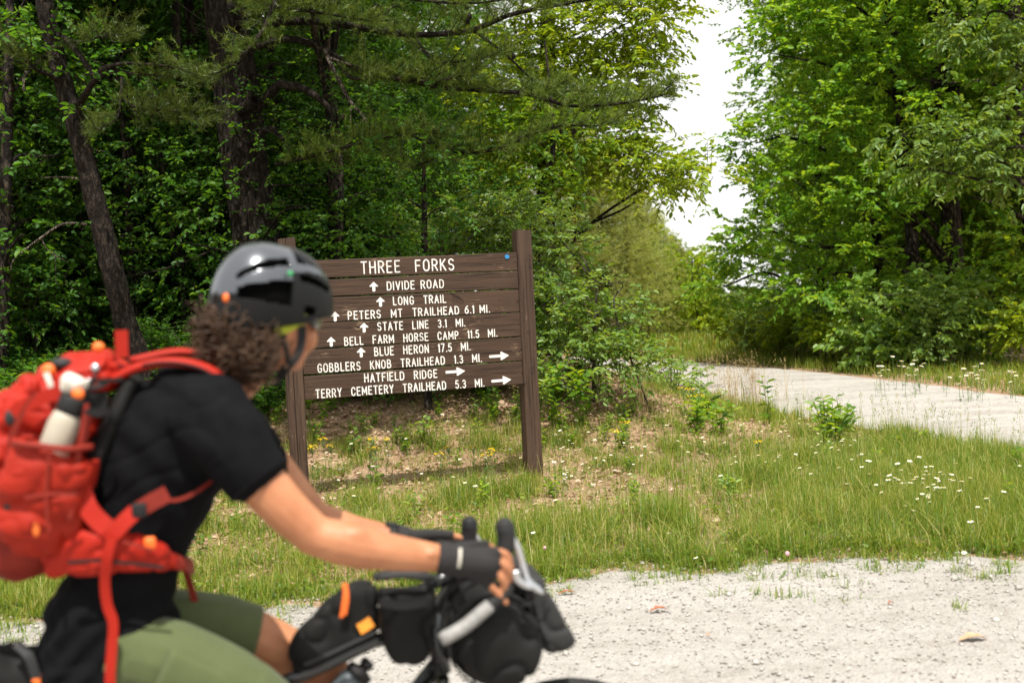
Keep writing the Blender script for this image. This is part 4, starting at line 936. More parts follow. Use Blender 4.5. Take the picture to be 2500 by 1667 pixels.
# tufts: clumped blades in the near verge
px, py = sample_ground(190000, -5.5, 9.5, 6.2, 15.5, lambda x, y: grass_density(x, y) * .62)
reps = rng.integers(2, 6, len(px)); gx_ = np.repeat(px, reps) + rng.normal(0, .022, reps.sum()); gy_ = np.repeat(py, reps) + rng.normal(0, .022, reps.sum())
dn = np.repeat(np.clip(grass_density(px, py), .2, 1.4), reps); n = len(gx_)
hh = (.055 + .165 * dn * rng.random(n) ** .8) * np.where(gy_ - edge_y(gx_) < .5, .75, 1.0); vv = np.clip(rng.normal(.34, .2, n) + .45 * (fbm(gx_ + 3, gy_, 2.0) - .4) + .1 * (dn < .5), 0, 1); vv = np.where(rng.random(n) < .1, rng.uniform(.8, 1, n), np.minimum(vv, .78))
G1 = blades(gx_, gy_, hh, rng.uniform(.003, .0065, n), vv, .5)
# taller lush blades on the right
px, py = sample_ground(105000, .2, 9.5, 6.1, 12.5, lambda x, y: sstep(.2, 2.4, x) * sstep(12.5, 10, y) * .55 * (.12 + 1.1 * sstep(.38, .6, fbm(x, y, 2.2))))
n = len(px); G2 = blades(px, py, rng.uniform(.08, .26, n), rng.uniform(.003, .006, n), np.clip(rng.normal(.36, .22, n) + .4 * (fbm(px, py, 1.7) - .45), 0, .9), .75)
# far verge across the road and beside the far road
px, py = sample_ground(150000, 2.5, 20, 13, 34, lambda x, y: sstep(1.5, 1.8, road_dist(x, y)) * sstep(5.5, 3.6, road_dist(x, y)) * .55)
n = len(px); G3 = blades(px, py, rng.uniform(.08, .3, n), rng.uniform(.008, .016, n), np.clip(rng.normal(.45, .2, n), 0, .85), .5)
# weeds creeping onto the gravel edge
nw = 1000; cx_ = rng.uniform(-4, 6, nw); cyy = edge_y(cx_) - rng.exponential(.24, nw) + .15; nb_ = 26
gx_ = np.repeat(cx_, nb_) + rng.normal(0, 1, nw * nb_) * np.repeat(rng.uniform(.015, .07, nw), nb_); gy_ = np.repeat(cyy, nb_) + rng.normal(0, 1, nw * nb_) * np.repeat(rng.uniform(.012, .05, nw), nb_); n = len(gx_)
px, py = sample_ground(130000, -5.5, 8.5, 6.5, 14.5, lambda x, y: grass_density(x, y) * .36); n = len(px)
G5 = blades(px, py, rng.uniform(.1, .36, n), rng.uniform(.0022, .0045, n), np.clip(rng.normal(.62, .25, n), 0, 1), 1.1)
px, py = sample_ground(160000, -3, 22, 30, 75, lambda x, y: .8 * sstep(1.6, 2.0, road_dist(x, y)) * sstep(.3, .8, vnoise(x, y, .7) + .4)); n = len(px)
G6 = blades(px, py, rng.uniform(.2, .5, n), rng.uniform(.03, .05, n), np.clip(rng.normal(.5, .2, n), 0, .85), .5)
n = len(gx_)
G4 = blades(gx_, gy_, rng.uniform(.02, .1, n), rng.uniform(.0035, .008, n), np.clip(rng.normal(.4, .2, n), 0, .8), .9)
# low clover and dock leaves among the blades
px, py = sample_ground(130000, -5.5, 8, 6.3, 14, lambda x, y: grass_density(x, y) * .4); n = len(px)
O7 = np.stack([px, py, ground_z(px, py) + rng.uniform(.01, .07, n)], 1); D7 = rng.normal(0, 1, (n, 3)); D7[:, 2] = np.abs(D7[:, 2]) * .4; N7 = rng.normal(0, .4, (n, 3)); N7[:, 2] += 1; L7 = rng.uniform(.015, .05, n)
v7, f7 = leaf_verts(O7, D7, N7, L7, L7 * rng.uniform(.3, .75, n)); G7 = (v7, f7, np.repeat(np.clip(rng.normal(.3, .18, n), 0, .7), 6))
V, F = merge([g[:2] for g in (G1, G2, G3, G4, G5, G6, G7)]); var = np.concatenate([g[2] for g in (G1, G2, G3, G4, G5, G6, G7)])
tag(put('grass', mesh_np('grass', V, F, M['grass'], var)), 'patchy green grass and weeds over the dry verge', kind='stuff')
# seed-headed stalks along the near edge of the white road
def stalks(x, y, h, mat_var, head=True, wd=.0032):
    V, F, var = blades(x, y, h, np.full(len(x), wd), mat_var, .18); out = [(V, F)]; vs_ = [var]
    if head:
        z = ground_z(x, y); m = 7; t_ = np.repeat(rng.uniform(.72, 1.0, (len(x), m)).ravel(), 1); X = np.repeat(x, m); Y = np.repeat(y, m); H = np.repeat(h, m)
        O = np.stack([X, Y, np.repeat(z, m) + H * t_ * .97], 1) + rng.normal(0, .008, (len(X), 3)); D = rng.normal(0, .5, (len(X), 3)); D[:, 2] += 1
        v2, f2 = leaf_verts(O, D, rng.normal(size=O.shape), rng.uniform(.018, .035, len(X)), np.full(len(X), .005)); out.append((v2, f2)); vs_.append(np.repeat(np.repeat(mat_var, m), 6))
    V, F = merge(out); return V, F, np.concatenate(vs_)
# dry leaves
def leaf_litter(n, dens, y1=17.5, s=(.025, .062)):
    x = rng.uniform(-8, 5, n); y = rng.uniform(6.4, y1, n); k = (rng.random(n) < dens(x, y)) & in_verge(x, y) & (np.abs(x) < .48 * y + .6); x, y = x[k], y[k]; n = len(x)
    O = np.stack([x, y, ground_z(x, y) + rng.uniform(.004, .03, n)], 1); D = rng.normal(0, 1, (n, 3)); D[:, 2] *= .28; nv = rng.normal(0, .45, (n, 3)); nv[:, 2] += 1
    L = rng.uniform(*s, n); V, F = leaf_verts(O, D, nv, L, L * rng.uniform(.35, .7, n), .35); return V, F, np.repeat(rng.random(n), 6)
V, F, var = leaf_litter(60000, lambda x, y: np.clip(.12 + .6 * sstep(10.8, 13, y) * sstep(3.0, 1, x) + .3 * sstep(0, -3, x) + .28 * sstep(.5, .38, fbm(x, y, .9)), 0, .9))
tag(put('fallen_leaves', mesh_np('fallen_leaves', V, F, M['litter'], var)), 'tan dry leaves littering the verge and forest edge', kind='stuff')
# loose stones of the gravel lot
n = 26000; x = rng.uniform(-4.5, 5.5, n); y = 3.4 + (edge_y(x) + .15 - 3.4) * rng.random(n) ** .8; k = np.abs(x) < .47 * y + .4; x, y = x[k], y[k]; n = len(x)
q = np.array([(1, 0, 0), (-1, 0, 0), (0, 1, 0), (0, -1, 0), (0, 0, 1), (0, 0, -1)], float); fo = np.array([(0, 2, 4), (2, 1, 4), (1, 3, 4), (3, 0, 4), (2, 0, 5), (1, 2, 5), (3, 1, 5), (0, 3, 5)])
rad = .003 + .007 * rng.random(n) ** 3.2 + .02 * (rng.random(n) < .006) * rng.random(n); sc_ = rad[:, None, None] * rng.uniform(.6, 1.3, (n, 6, 1)); a = rng.uniform(0, 6.28, n); c_, s_ = np.cos(a)[:, None], np.sin(a)[:, None]
V = q[None] * sc_ * np.array([1.2, 1, .7]); V = np.stack([V[..., 0] * c_ - V[..., 1] * s_, V[..., 0] * s_ + V[..., 1] * c_, V[..., 2]], -1) + np.stack([x, y, ground_z(x, y) + .013 + rad * .1], 1)[:, None]
F = (fo[None] + np.arange(n)[:, None, None] * 6).reshape(-1, 3)
stone_m = leafmat('gravel_stone', [(.3, .27, .24), (.46, .42, .38), (.54, .5, .45), (.62, .58, .53)], trans=0, rough=.9, spec=.2)
tag(put('gravel', mesh_np('gravel', V.reshape(-1, 3), F, stone_m, np.repeat(rng.random(n), 6))), 'loose pale stones strewn over the gravel lot', kind='stuff')

# ---- plants one can count: flowers, stalk clumps, broad weeds, fallen sticks, single leaves
def daisy_mesh(seed, h, tilt):
    rg = np.random.default_rng(seed); b = MB(); top = np.array([tilt * h * .5, .03 * rg.normal(), h]); P = [np.zeros(3), np.array([tilt * h * .1, 0, h * .5]), top]
    b.mi = 0; b.tube(_dense(P, 3), .0016, 4)
    ax = norm(np.array([tilt, .1 * rg.normal(), .9])); s1 = norm(np.cross(ax, (0, 1, .1))); s2 = np.cross(ax, s1); b.mi = 1
    m = 13
    for k in range(m):
        a = 2 * math.pi * k / m + rg.normal(0, .05); d = math.cos(a) * s1 + math.sin(a) * s2; t_ = -math.sin(a) * s1 + math.cos(a) * s2; L = .021 * rg.uniform(.85, 1.1); dr = -.0035 * rg.random()
        z_ = ax * (.0004 * (k % 3))
        b.add([top + d * .004 + z_, top + d * L * .6 + t_ * .0052 + ax * .002 + z_, top + d * L + ax * dr + z_, top + d * L * .6 - t_ * .0052 + ax * .002 + z_], [(0, 1, 2, 3)])
    b.mi = 2; Mx = np.stack([s1, s2, ax], 1); b.ball(top + ax * .002, (.0075, .0075, .004), Mx, 8, 4)
    b.mi = 0
    for k in range(3):
        z = h * rg.uniform(.1, .5); a = rg.uniform(0, 6.28); d = np.array([math.cos(a), math.sin(a), .5]); s_ = np.array([-math.sin(a), math.cos(a), 0]); p = np.array([tilt * z * .2, 0, z]); b.add([p, p + d * .025 + s_ * .005, p + d * .05, p + d * .025 - s_ * .005], [(0, 1, 2, 3)])
    return b.mesh('daisy', [M['stem'], M['white_petal'], M['yellow']])
dm = [daisy_mesh(400 + k, rng.uniform(.2, .32), rng.uniform(-.35, .35)) for k in range(8)]
def put_flower(u, v, meshes, name, label, cat, group, smin=.62, smax=.98, h_est=.26):
    # find the spot whose flower head shows at u, v
    d = ray(u, v); t_ = -(CAM_H - h_est) / d[2]
    for _ in range(10):
        p = CAM + d * t_; t_ = .5 * t_ + .5 * (float(ground_z(p[0], p[1])) + h_est - CAM_H) / d[2]
    p = CAM + d * t_; o = put(name, meshes[int(rng.integers(len(meshes)))], None, (p[0], p[1], float(ground_z(p[0], p[1])) - .01), (0, 0, rng.uniform(0, 6.28))); o.scale = (rng.uniform(smin, smax),) * 3
    return tag(o, label, cat, group)
Z5 = lambda x, y: (680 + .4209 * x, 540 + .4209 * y)
ZA = lambda x, y: (1200 + .3189 * x, 900 + .3189 * y)
ZB = lambda x, y: (1800 + .3189 * x, 900 + .3189 * y)
lab1 = 'white daisy with yellow centre growing in the grass around the sign posts'
for x, y in ((950, 1137), (905, 1170), (985, 1160), (965, 1215), (955, 1195), (1060, 1150), (1050, 1190), (430, 1200), (630, 1212), (745, 1240), (615, 1330), (620, 1285), (515, 1357), (655, 1365), (740, 1387), (825, 1390), (478, 1415), (540, 1408), (345, 1445), (440, 1495), (330, 1530), (430, 1555), (1005, 1450), (1040, 1470), (1070, 1488), (1130, 1510), (780, 1522), (840, 1495), (105, 1420), (110, 1482), (1215, 1275), (1330, 1275), (1265, 1305), (1185, 1325), (1090, 1325), (1625, 1180), (1600, 1205), (1640, 1255), (1650, 1357), (1600, 1415), (1640, 1448), (1405, 1335), (1045, 1380), (1220, 1428), (335, 1392), (195, 1365), (245, 1350), (400, 1266)):
    put_flower(*Z5(x, y), dm, 'daisy', lab1, 'flower', 'daisies around the sign posts')
lab2 = 'white daisy growing in the dry middle of the verge between sign and road'
for x, y in ((650, 377), (520, 430), (478, 462), (600, 462), (585, 487), (730, 443), (835, 460), (540, 527), (628, 545), (700, 585), (775, 552), (790, 580), (910, 512), (900, 550), (875, 578), (590, 598), (540, 665), (570, 688), (572, 715), (480, 737), (535, 740), (598, 765), (540, 780), (830, 633), (900, 627), (935, 700), (1070, 722), (1075, 640), (1075, 662), (1130, 618), (1000, 585), (1040, 545), (1090, 545), (1155, 535), (1220, 605), (1015, 520), (1050, 515), (1180, 430), (1328, 410), (1410, 505), (1470, 517), (1490, 570), (1440, 602), (1620, 635), (1655, 630), (1605, 455), (1605, 490), (1740, 537), (1790, 552), (1855, 605), (1860, 648), (1840, 688), (1820, 715), (2058, 660), (1915, 455), (2060, 403), (765, 832), (985, 840), (480, 965), (310, 1128), (1385, 1137), (1605, 822), (1770, 825), (1310, 750), (1580, 1305), (440, 623), (430, 643), (765, 685), (680, 655)):
    put_flower(*ZA(x, y), dm, 'daisy', lab2, 'flower', 'daisies in the middle of the verge')
lab3 = 'white daisy in the dense flowering patch near the white road'
for x, y in ((1395, 660), (1415, 690), (1380, 680), (1255, 710), (1330, 712), (1500, 720), (1175, 742), (1320, 738), (1355, 742), (1415, 750), (1580, 742), (1245, 750), (1190, 760), (1215, 762), (1050, 780), (1140, 775), (1145, 808), (1115, 825), (1265, 795), (1300, 800), (1360, 790), (1395, 760), (1500, 755), (1570, 770), (1500, 810), (1525, 815), (1550, 808), (1435, 838), (1465, 852), (1520, 845), (1595, 862), (1380, 872), (1425, 872), (1510, 890), (1400, 912), (1480, 917), (1330, 928), (1340, 965), (1440, 982), (1660, 805), (1730, 792), (1695, 825), (1765, 840), (1635, 777), (1675, 675), (1820, 975), (1920, 965), (1985, 877), (900, 840), (940, 720), (985, 690), (1000, 697), (1020, 735), (940, 610), (940, 632), (810, 690), (2150, 675), (1775, 1168), (1705, 1258), (1480, 740), (1455, 720), (1290, 770), (1430, 775), (1610, 740)):
    put_flower(*ZB(x, y), dm, 'daisy', lab3, 'flower', 'daisies near the white road')
lab4 = 'white daisy among the leafy plant at the near edge of the white road'
for x, y in ((465, 330), (465, 372), (530, 415), (415, 405), (400, 458), (345, 460), (735, 432), (675, 460), (740, 495), (800, 478), (865, 510), (890, 500), (795, 528), (730, 570), (565, 572), (855, 600), (605, 622), (565, 650), (560, 690), (430, 600), (485, 655), (330, 455), (570, 430), (520, 470), (615, 465), (640, 520), (820, 492), (845, 515), (780, 540), (640, 500), (295, 615), (340, 615), (220, 627), (295, 640), (175, 402)):
    put_flower(*ZB(x, y), dm, 'daisy', lab4, 'flower', 'daisies at the road edge plant')
lab5 = 'small white daisy on the far verge below the wood across the road'
for k in range(46):
    u = rng.uniform(2130, 2500); put_flower(u, rng.uniform(893, 925) + (u - 2300) * .02, dm, 'daisy', lab5, 'flower', 'daisies on the far verge', 1.1, 1.7, .35)
def ragwort_mesh(seed):
    rg = np.random.default_rng(seed); b = MB(); h = .3; b.tube([(0, 0, 0), (.01, 0, h * .5), (0, .01, h)], .0025, 4); 
    for k in range(16):
        a = rg.uniform(0, 6.28); r_ = .055 * rg.random() ** .5; p = np.array([math.cos(a) * r_, math.sin(a) * r_, h + .03 - r_ * .3 + rg.uniform(-.012, .012)]); b.mi = 0; b.tube([(0, 0, h * .78), p * (.6, .6, .95), p], .0012, 3)
        b.mi = 1; m = 8; n_ = norm(np.array([p[0] * 4, p[1] * 4, 1])); s1 = norm(np.cross(n_, (0, 1, .1))); s2 = np.cross(n_, s1)
        for j in range(m):
            q_ = 2 * math.pi * j / m; d = math.cos(q_) * s1 + math.sin(q_) * s2; t_ = -math.sin(q_) * s1 + math.cos(q_) * s2; b.add([p + n_ * .0003 * j, p + d * .007 + t_ * .0035 + n_ * .0003 * j, p + d * .012 + n_ * .0003 * j, p + d * .007 - t_ * .0035 + n_ * .0003 * j], [(0, 1, 2, 3)])
        b.ball(p + n_ * .003, .004, None, 6, 4)
    b.mi = 0
    for k in range(6):
        z = h * rg.uniform(.05, .7); a = rg.uniform(0, 6.28); d = np.array([math.cos(a), math.sin(a), .4]); s_ = np.array([-math.sin(a), math.cos(a), 0]); p = np.array([0, 0, z]); b.add([p, p + d * .03 + s_ * .009, p + d * .07, p + d * .03 - s_ * .009], [(0, 1, 2, 3)])
    return b.mesh('yellow_wildflower', [M['stem'], M['yellow']])
rm = [ragwort_mesh(500 + k) for k in range(4)]
for pts, Z, lb, gr in ((((260, 1278), (300, 1283), (545, 1270), (560, 1285), (530, 1335), (625, 1250), (985, 1280), (935, 1328), (1128, 1297), (1228, 1303), (1210, 1360), (195, 1305)), Z5, 'yellow clustered wildflower growing behind and under the sign planks', 'yellow wildflowers under the sign'),
                       (((945, 480), (1028, 435)), ZA, 'yellow clustered wildflower just past the sign’s near post', 'yellow wildflowers past the post'),
                       (((1465, 170), (1530, 165), (1530, 190), (1595, 205)), ZA, 'yellow clustered wildflower by the shrub near where the white road bends', 'yellow wildflowers near the bend'), (((2035, 525),), ZA, 'single yellow wildflower head beside the dry straw clump', None)):
    for x, y in pts: put_flower(*Z(x, y), rm, 'yellow_wildflower', lb, 'flower', gr, .8, 1.1, .3)
cl = MB(); cl.tube([(0, 0, 0), (0, 0, .12)], .0015, 4); cl.mi = 1; cl.ball((0, 0, .13), (.012, .012, .014), None, 10, 7)
clm = cl.mesh('clover', [M['stem'], simple('pink_clover', (.6, .32, .36), .7, var=.25, nscale=90)])
for u, v in ((1330, 1330), (1922, 1348)): put_flower(u, v, [clm], 'clover', 'pale pink clover head low in the near grass edge', 'flower', 'pink clover heads', .9, 1.1, .13)

def straw_clump(u, v, n, h, label, spread=.12):
    p = ground_hit(u, v); x = rng.normal(0, spread, n); y = rng.normal(0, spread, n); hh_ = h * rng.uniform(.5, 1.05, n)
    V, F, var = stalks(x + p[0], y + p[1], hh_, rng.random(n), True, .0055); V = V - np.array([p[0], p[1], p[2]])
    tag(put('dry_grass_clump', mesh_np('dry_grass_clump', V, F, M['straw'], var), None, p), label, 'grass clump')
straw_clump(1830, 1000, 80, .8, 'tall rusty straw-coloured grass clump in front of the white road', .1)
straw_clump(1775, 1010, 50, .75, 'upright dry straw stalks left of the rusty grass clump', .1)
straw_clump(1540, 960, 34, .6, 'pale dry grass stalks in the shrub near the road bend', .14)
straw_clump(1580, 1010, 16, .55, 'thin scattered straw stalks between the shrub and the road', .14)
straw_clump(1920, 985, 10, .75, 'few thin dry stalks with bent tips against the white road', .12)
# green seed-head stalks along the road edge: too many and fine to count
x, y = sample_ground(2600, 2.6, 8, 9.3, 14.5, lambda x, y: sstep(2.9, 1.65, road_dist(x, y)) * (x < np.interp(y, ROADD[:, 1], ROADD[:, 0])) * .6)
V, F, var = stalks(x, y, rng.uniform(.25, .5, len(x)), np.clip(rng.normal(.55, .2, len(x)), 0, .9))
tag(put('tall_grass', mesh_np('tall_grass', V, F, M['grass'], var)), 'thin seeding grass stalks along the white road', kind='stuff')
def weed_mesh(seed, h, n, leaf, mat):
    rg = np.random.default_rng(seed); O, D = [], []
    st = []
    for k in range(n):
        a = rg.uniform(0, 6.28); r_ = rg.uniform(.02, .1); top = np.array([math.cos(a) * r_, math.sin(a) * r_, h * rg.uniform(.5, 1)]); st.append(rough_tube([(0, 0, -.02), top * (.5, .5, .55), top], [.004, .003, .0015], 4, .1, k, 3))
        for j in range(7):
            t_ = .25 + .75 * j / 6; O.append(top * (t_, t_, t_)); b_ = j * 2.4 + a; D.append((math.cos(b_), math.sin(b_), .45 - .5 * (j < 3)))
    O = np.array(O); V, F = leaf_verts(O, np.array(D), np.tile((0, 0, 1.0), (len(O), 1)) + rg.normal(0, .3, O.shape), leaf * rg.uniform(.6, 1.1, len(O)), leaf * .42 * rg.uniform(.7, 1.1, len(O)))
    var = np.repeat(rg.random(len(O)), 6); V2, F2 = merge([(V, F)] + st); return mesh_np('weed_plant', V2, F2, mat, np.concatenate([var, np.full(len(V2) - len(var), .3)]))
wm = [weed_mesh(600 + k, rng.uniform(.16, .3), 4, .085, M['leaf_bush'] if k % 2 else M['leaf_mid']) for k in range(5)]
for k in range(46):
    x, y = rng.uniform(-2.4, 5), rng.uniform(7.3, 12.6)
    if not bool(in_verge(np.array([x]), np.array([y]))[0]) or abs(x) > .45 * y: continue
    tag(put('weed_plant', wm[k % 5], None, (x, y, float(ground_z(x, y))), (0, 0, rng.uniform(0, 6))), 'broad-leaved green weed rising from the grassy verge', 'plant', 'weeds of the verge').scale = (rng.uniform(.4, .85),) * 3
for k, (u, v) in enumerate([(1690 + q * 13 + rng.uniform(-25, 25), 1010 + rng.uniform(-45, 60)) for q in range(8)] + [(2010 + rng.uniform(-60, 60), 1070 + rng.uniform(-35, 35)) for q in range(9)] + [(1345 + rng.uniform(-20, 100), 960 + rng.uniform(-30, 40)) for q in range(9)]):
    p = ground_hit(u, v); g_ = (('leafy plant growing between the yellow flowers and the rusty straw', 'plants by the rusty straw'), ('leafy plant in the clump full of daisies by the white road', 'leafy plants of the daisy clump'), ('young leafy plant at the shrub’s foot beside the sign post', 'young plants at the shrub foot'))[0 if k < 8 else 1 if k < 17 else 2]
    tag(put('weed_plant', wm[k % 5], None, p, (0, 0, rng.uniform(0, 6))), g_[0], 'plant', g_[1]).scale = (rng.uniform(1.0, 1.7),) * 3
for k in range(70):
    x, y = rng.uniform(-3.6, 1.2), rng.uniform(11.2, 13.4)
    tag(put('weed_plant', wm[k % 5], None, (x, y, float(ground_z(x, y))), (0, 0, rng.uniform(0, 6))), 'low leafy seedling in the shaded leaf litter behind the sign', 'plant', 'seedlings in the litter behind the sign').scale = (rng.uniform(.5, 1.3),) * 3
# milkweed-like plant standing up against the road
p = ground_hit(1880, 1040); tag(put('weed_plant', weed_mesh(650, .62, 2, .13, M['leaf_mid']), None, p), 'single tall leafy plant standing dark against the white road', 'plant')
# sticks behind the sign
for pts, r0, lb in (([Z5(165, 1175), Z5(290, 1215), Z5(420, 1220), Z5(520, 1205)], .022, 'long crooked grey stick lying behind the sign’s hidden post'), ([Z5(590, 1180), Z5(640, 1145), Z5(700, 1125)], .012, 'thin stick leaning on the leaf litter under the sign'), ([Z5(1105, 1105), Z5(1170, 1125), Z5(1240, 1150)], .03, 'broken pale branch piece lying behind the sign’s tall post'), ([Z5(1290, 1165), Z5(1340, 1125), Z5(1395, 1090)], .035, 'dark log end beside the sign’s tall post')):
    P = [ground_hit(*q) + np.array([0, 0, r0 * .8]) for q in pts]; V, F = rough_tube(P, [r0, r0 * .9, r0 * .6], 8, .25, 3, 6)
    tag(put('fallen_stick', mesh_np('fallen_stick', V - P[0], F, M['bark_lichen'] if 'dark' not in lb else M['bark_pine'], smooth=True), None, P[0]), lb, 'stick')
P = [ground_hit(u, v) + np.array([0, 0, .02]) for u, v in ((0, 1492), (60, 1489), (130, 1484))]; V, F = rough_tube(P, [.018, .02, .014], 8, .2, 5, 6)
tag(put('fallen_stick', mesh_np('fallen_stick', V - P[0], F, M['bark_grey'], smooth=True), None, P[0]), 'weathered stick at the gravel edge behind the rider’s back', 'stick')
# curled tan leaf and small brown leaves on the gravel
def single_leaf(u, v, L, W, mat, label, curl=.4):
    p = ground_hit(u, v) + np.array([0, 0, .016]); b = MB(); nx = 9; rs = []
    for i_ in range(nx):
        t_ = i_ / (nx - 1); w_ = W * math.sin(math.pi * min(.97, t_ * .9 + .06)) * (1 + .35 * math.sin(t_ * 19)); z = .012 * math.sin(t_ * math.pi)
        rs.append([(L * (t_ - .5), j * w_ * .5, z + abs(j) ** 1.5 * curl * w_ * .5) for j in (-1, -.5, 0, .5, 1)])
    Vv = [q for r_ in rs for q in r_]; b.add(Vv, [(i_ * 5 + j, i_ * 5 + j + 1, i_ * 5 + j + 6, i_ * 5 + j + 5) for i_ in range(nx - 1) for j in range(4)])
    tag(put('dry_leaf', b.mesh('dry_leaf', mat, smooth=True), None, p, (0, 0, rng.uniform(-.3, .3))), label, 'leaf')
tanl = simple('tan_leaf', (.42, .26, .15), .7, var=.2, nscale=30); redl = simple('rusty_leaf', (.3, .1, .045), .7, var=.3, nscale=40)
single_leaf(2377, 1569, .13, .06, tanl, 'curled tan oak leaf lying alone on the gravel')
single_leaf(1610, 1497, .1, .04, redl, 'rusty brown leaf among weeds on the gravel')
single_leaf(1385, 1455, .1, .03, redl, 'rusty leaf at the gravel edge ahead of the handlebar pouch')
single_leaf(2175, 1481, .03, .02, redl, 'tiny dark red leaf on the bare gravel')
single_leaf(1728, 1561, .02, .015, simple('orange_leaf', (.7, .2, .03), .6), 'tiny orange scrap on the gravel')
# ------------------------------------------------------------------ the rider and the loaded bicycle
YAW = math.radians(14)
BF = np.array([math.cos(YAW), math.sin(YAW), 0]); BL = np.array([-math.sin(YAW), math.cos(YAW), 0]); ZZ = np.array([0, 0, 1.0])
H0 = U(300, 1560, 2.62)
def Q(u, v, lat=0.0):                     # photo position on the vertical plane lat metres left of the bicycle's middle
    d = ray(u, v); p0 = H0 + BL * lat; t_ = np.dot(p0 - CAM, BL) / np.dot(d, BL); return CAM + d * t_
def PB(s, lat, z): return np.array([H0[0], H0[1], 0]) + BF * s + BL * lat + ZZ * z
def sloc(p): q = p - H0; return np.array([np.dot(q, BF), np.dot(q, BL), p[2]])

def remesh(mb, voxel, it=4, fac=.5):
    """one continuous skin round the overlapping shapes collected in mb"""
    me = mb.mesh('shape', []); o = bpy.data.objects.new('shape', me); COL.objects.link(o)
    r = o.modifiers.new('r', 'REMESH'); r.mode = 'VOXEL'; r.voxel_size = voxel
    if it:
        s = o.modifiers.new('s', 'SMOOTH'); s.iterations = it; s.factor = fac
    dg = bpy.context.evaluated_depsgraph_get(); ev = o.evaluated_get(dg); out = bpy.data.meshes.new_from_object(ev)
    bpy.data.objects.remove(o); bpy.data.meshes.remove(me)
    return out
def coords(me):
    a = np.empty(len(me.vertices) * 3, np.float32); me.vertices.foreach_get('co', a); return a.reshape(-1, 3).astype(float)
def normals(me):
    a = np.empty(len(me.vertices) * 3, np.float32); me.vertices.foreach_get('normal', a); return a.reshape(-1, 3).astype(float)
def finish(me, name, mats, off, disp=None):
    V = coords(me)
    if disp is not None: V = V + normals(me) * disp(V)[:, None]
    V = V - off; me.vertices.foreach_set('co', V.astype(np.float32).ravel())
    me.polygons.foreach_set('use_smooth', np.ones(len(me.polygons), bool)); me.materials.clear()
    for m in (mats if isinstance(mats, (list, tuple)) else [mats]): me.materials.append(m)
    me.name = name; me.update(); return me
def ell_ring(c, ax, wv, w_, d_, n=20, p=2.4):
    """superellipse ring round c: half width w_ along wv, half depth d_ across, perpendicular to ax"""
    ax = norm(ax); wv = norm(wv - ax * np.dot(wv, ax)); dv = np.cross(ax, wv); t_ = np.linspace(0, 2 * math.pi, n, endpoint=False)
    cx, sx = np.cos(t_), np.sin(t_); return c + np.outer(np.sign(cx) * np.abs(cx) ** (2 / p) * w_, wv) + np.outer(np.sign(sx) * np.abs(sx) ** (2 / p) * d_, dv)
def loft_along(mb, C, W, D, wv, n=20, p=2.4):
    C = np.asarray(C, float); T = np.gradient(C, axis=0)
    mb.loft([ell_ring(c, t_, wv, w_, d_, n, p) for c, t_, w_, d_ in zip(C, T, W, D)])
def limb(mb, P, R, n=14, sub=5):
    Pd = _dense(P, sub); Rd = np.interp(np.linspace(0, 1, len(Pd)), np.linspace(0, 1, len(R)), R)
    mb.tube(Pd, Rd, n); mb.ball(Pd[0], Rd[0] * .98, None, n, 8); mb.ball(Pd[-1], Rd[-1] * .98, None, n, 8)

# materials
def skin_mat():
    m, nt, b = newmat('skin'); n = noise(nt, 14, 4); r = ramp(nt, [(.3, (.41, .17, .078)), (.7, (.51, .235, .12))]); nt.links.new(n.outputs['Fac'], r.inputs['Fac']); nt.links.new(r.outputs['Color'], b.inputs['Base Color'])
    n9 = noise(nt, 3.2, 3); n8 = noise(nt, 160, 4, .7); r9 = ramp(nt, [(.35, (.86, .8, .78)), (.65, (1.08, 1.06, 1.05))]); nt.links.new(n9.outputs['Fac'], r9.inputs['Fac']); mm = nt.nodes.new('ShaderNodeMixRGB'); mm.blend_type = 'MULTIPLY'; mm.inputs['Fac'].default_value = 1; nt.links.new(r.outputs['Color'], mm.inputs['Color1']); nt.links.new(r9.outputs['Color'], mm.inputs['Color2']); nt.links.new(mm.outputs['Color'], b.inputs['Base Color']); bump(nt, n8.outputs['Fac'], b, .35, .002)
    b.inputs['Roughness'].default_value = .46; b.inputs['Subsurface Weight'].default_value = .15; b.inputs['Subsurface Radius'].default_value = (.012, .005, .003); b.inputs['Specular IOR Level'].default_value = .4
    return m
M['skin'] = skin_mat()
M['shirt'] = simple('black_cotton', (.0058, .0058, .0068), .92, spec=.08, var=.15, nscale=30, bmp=.25, bscale=500, bdist=.001, sheen=0)
M['shorts'] = simple('olive_green_stretch_cloth', (.075, .095, .034), .8, spec=.3, var=.06, nscale=25, bmp=.15, bscale=400, bdist=.001, sheen=.15)
M['red'] = simple('red_pack_nylon', (.35, .013, .004), .62, spec=.25, var=.08, nscale=10, bmp=.25, bscale=240, bdist=.002)
M['red_dark'] = simple('dark_red_trim_and_shade', (.2, .014, .006), .65, spec=.3, var=.15, nscale=18, bmp=.3, bscale=240, bdist=.002)
M['orange'] = simple('orange_tab', (.85, .16, .02), .5)
M['blackfab'] = simple('black_bag_nylon', (.0085, .0085, .008), .72, spec=.22, var=.15, nscale=15, bmp=.4, bscale=180, bdist=.002)
M['greyfab'] = simple('charcoal_coated_cloth', (.026, .026, .026), .6, spec=.28, var=.12, nscale=8, bmp=.2, bscale=120, bdist=.002)
M['blackrub'] = simple('black_rubber', (.012, .012, .012), .65, spec=.3)
M['tape'] = simple('dark_bar_tape', (.02, .02, .02), .7, spec=.3, bmp=.3, bscale=260, bdist=.001)
M['barend'] = simple('worn_grey_bar_tape', (.24, .235, .225), .6, var=.25, nscale=60)
M['alloy'] = simple('brushed_alloy', (.62, .63, .65), .32, 1.0)
M['frame'] = simple('black_bike_paint', (.012, .014, .014), .25, spec=.5, coat=.6)
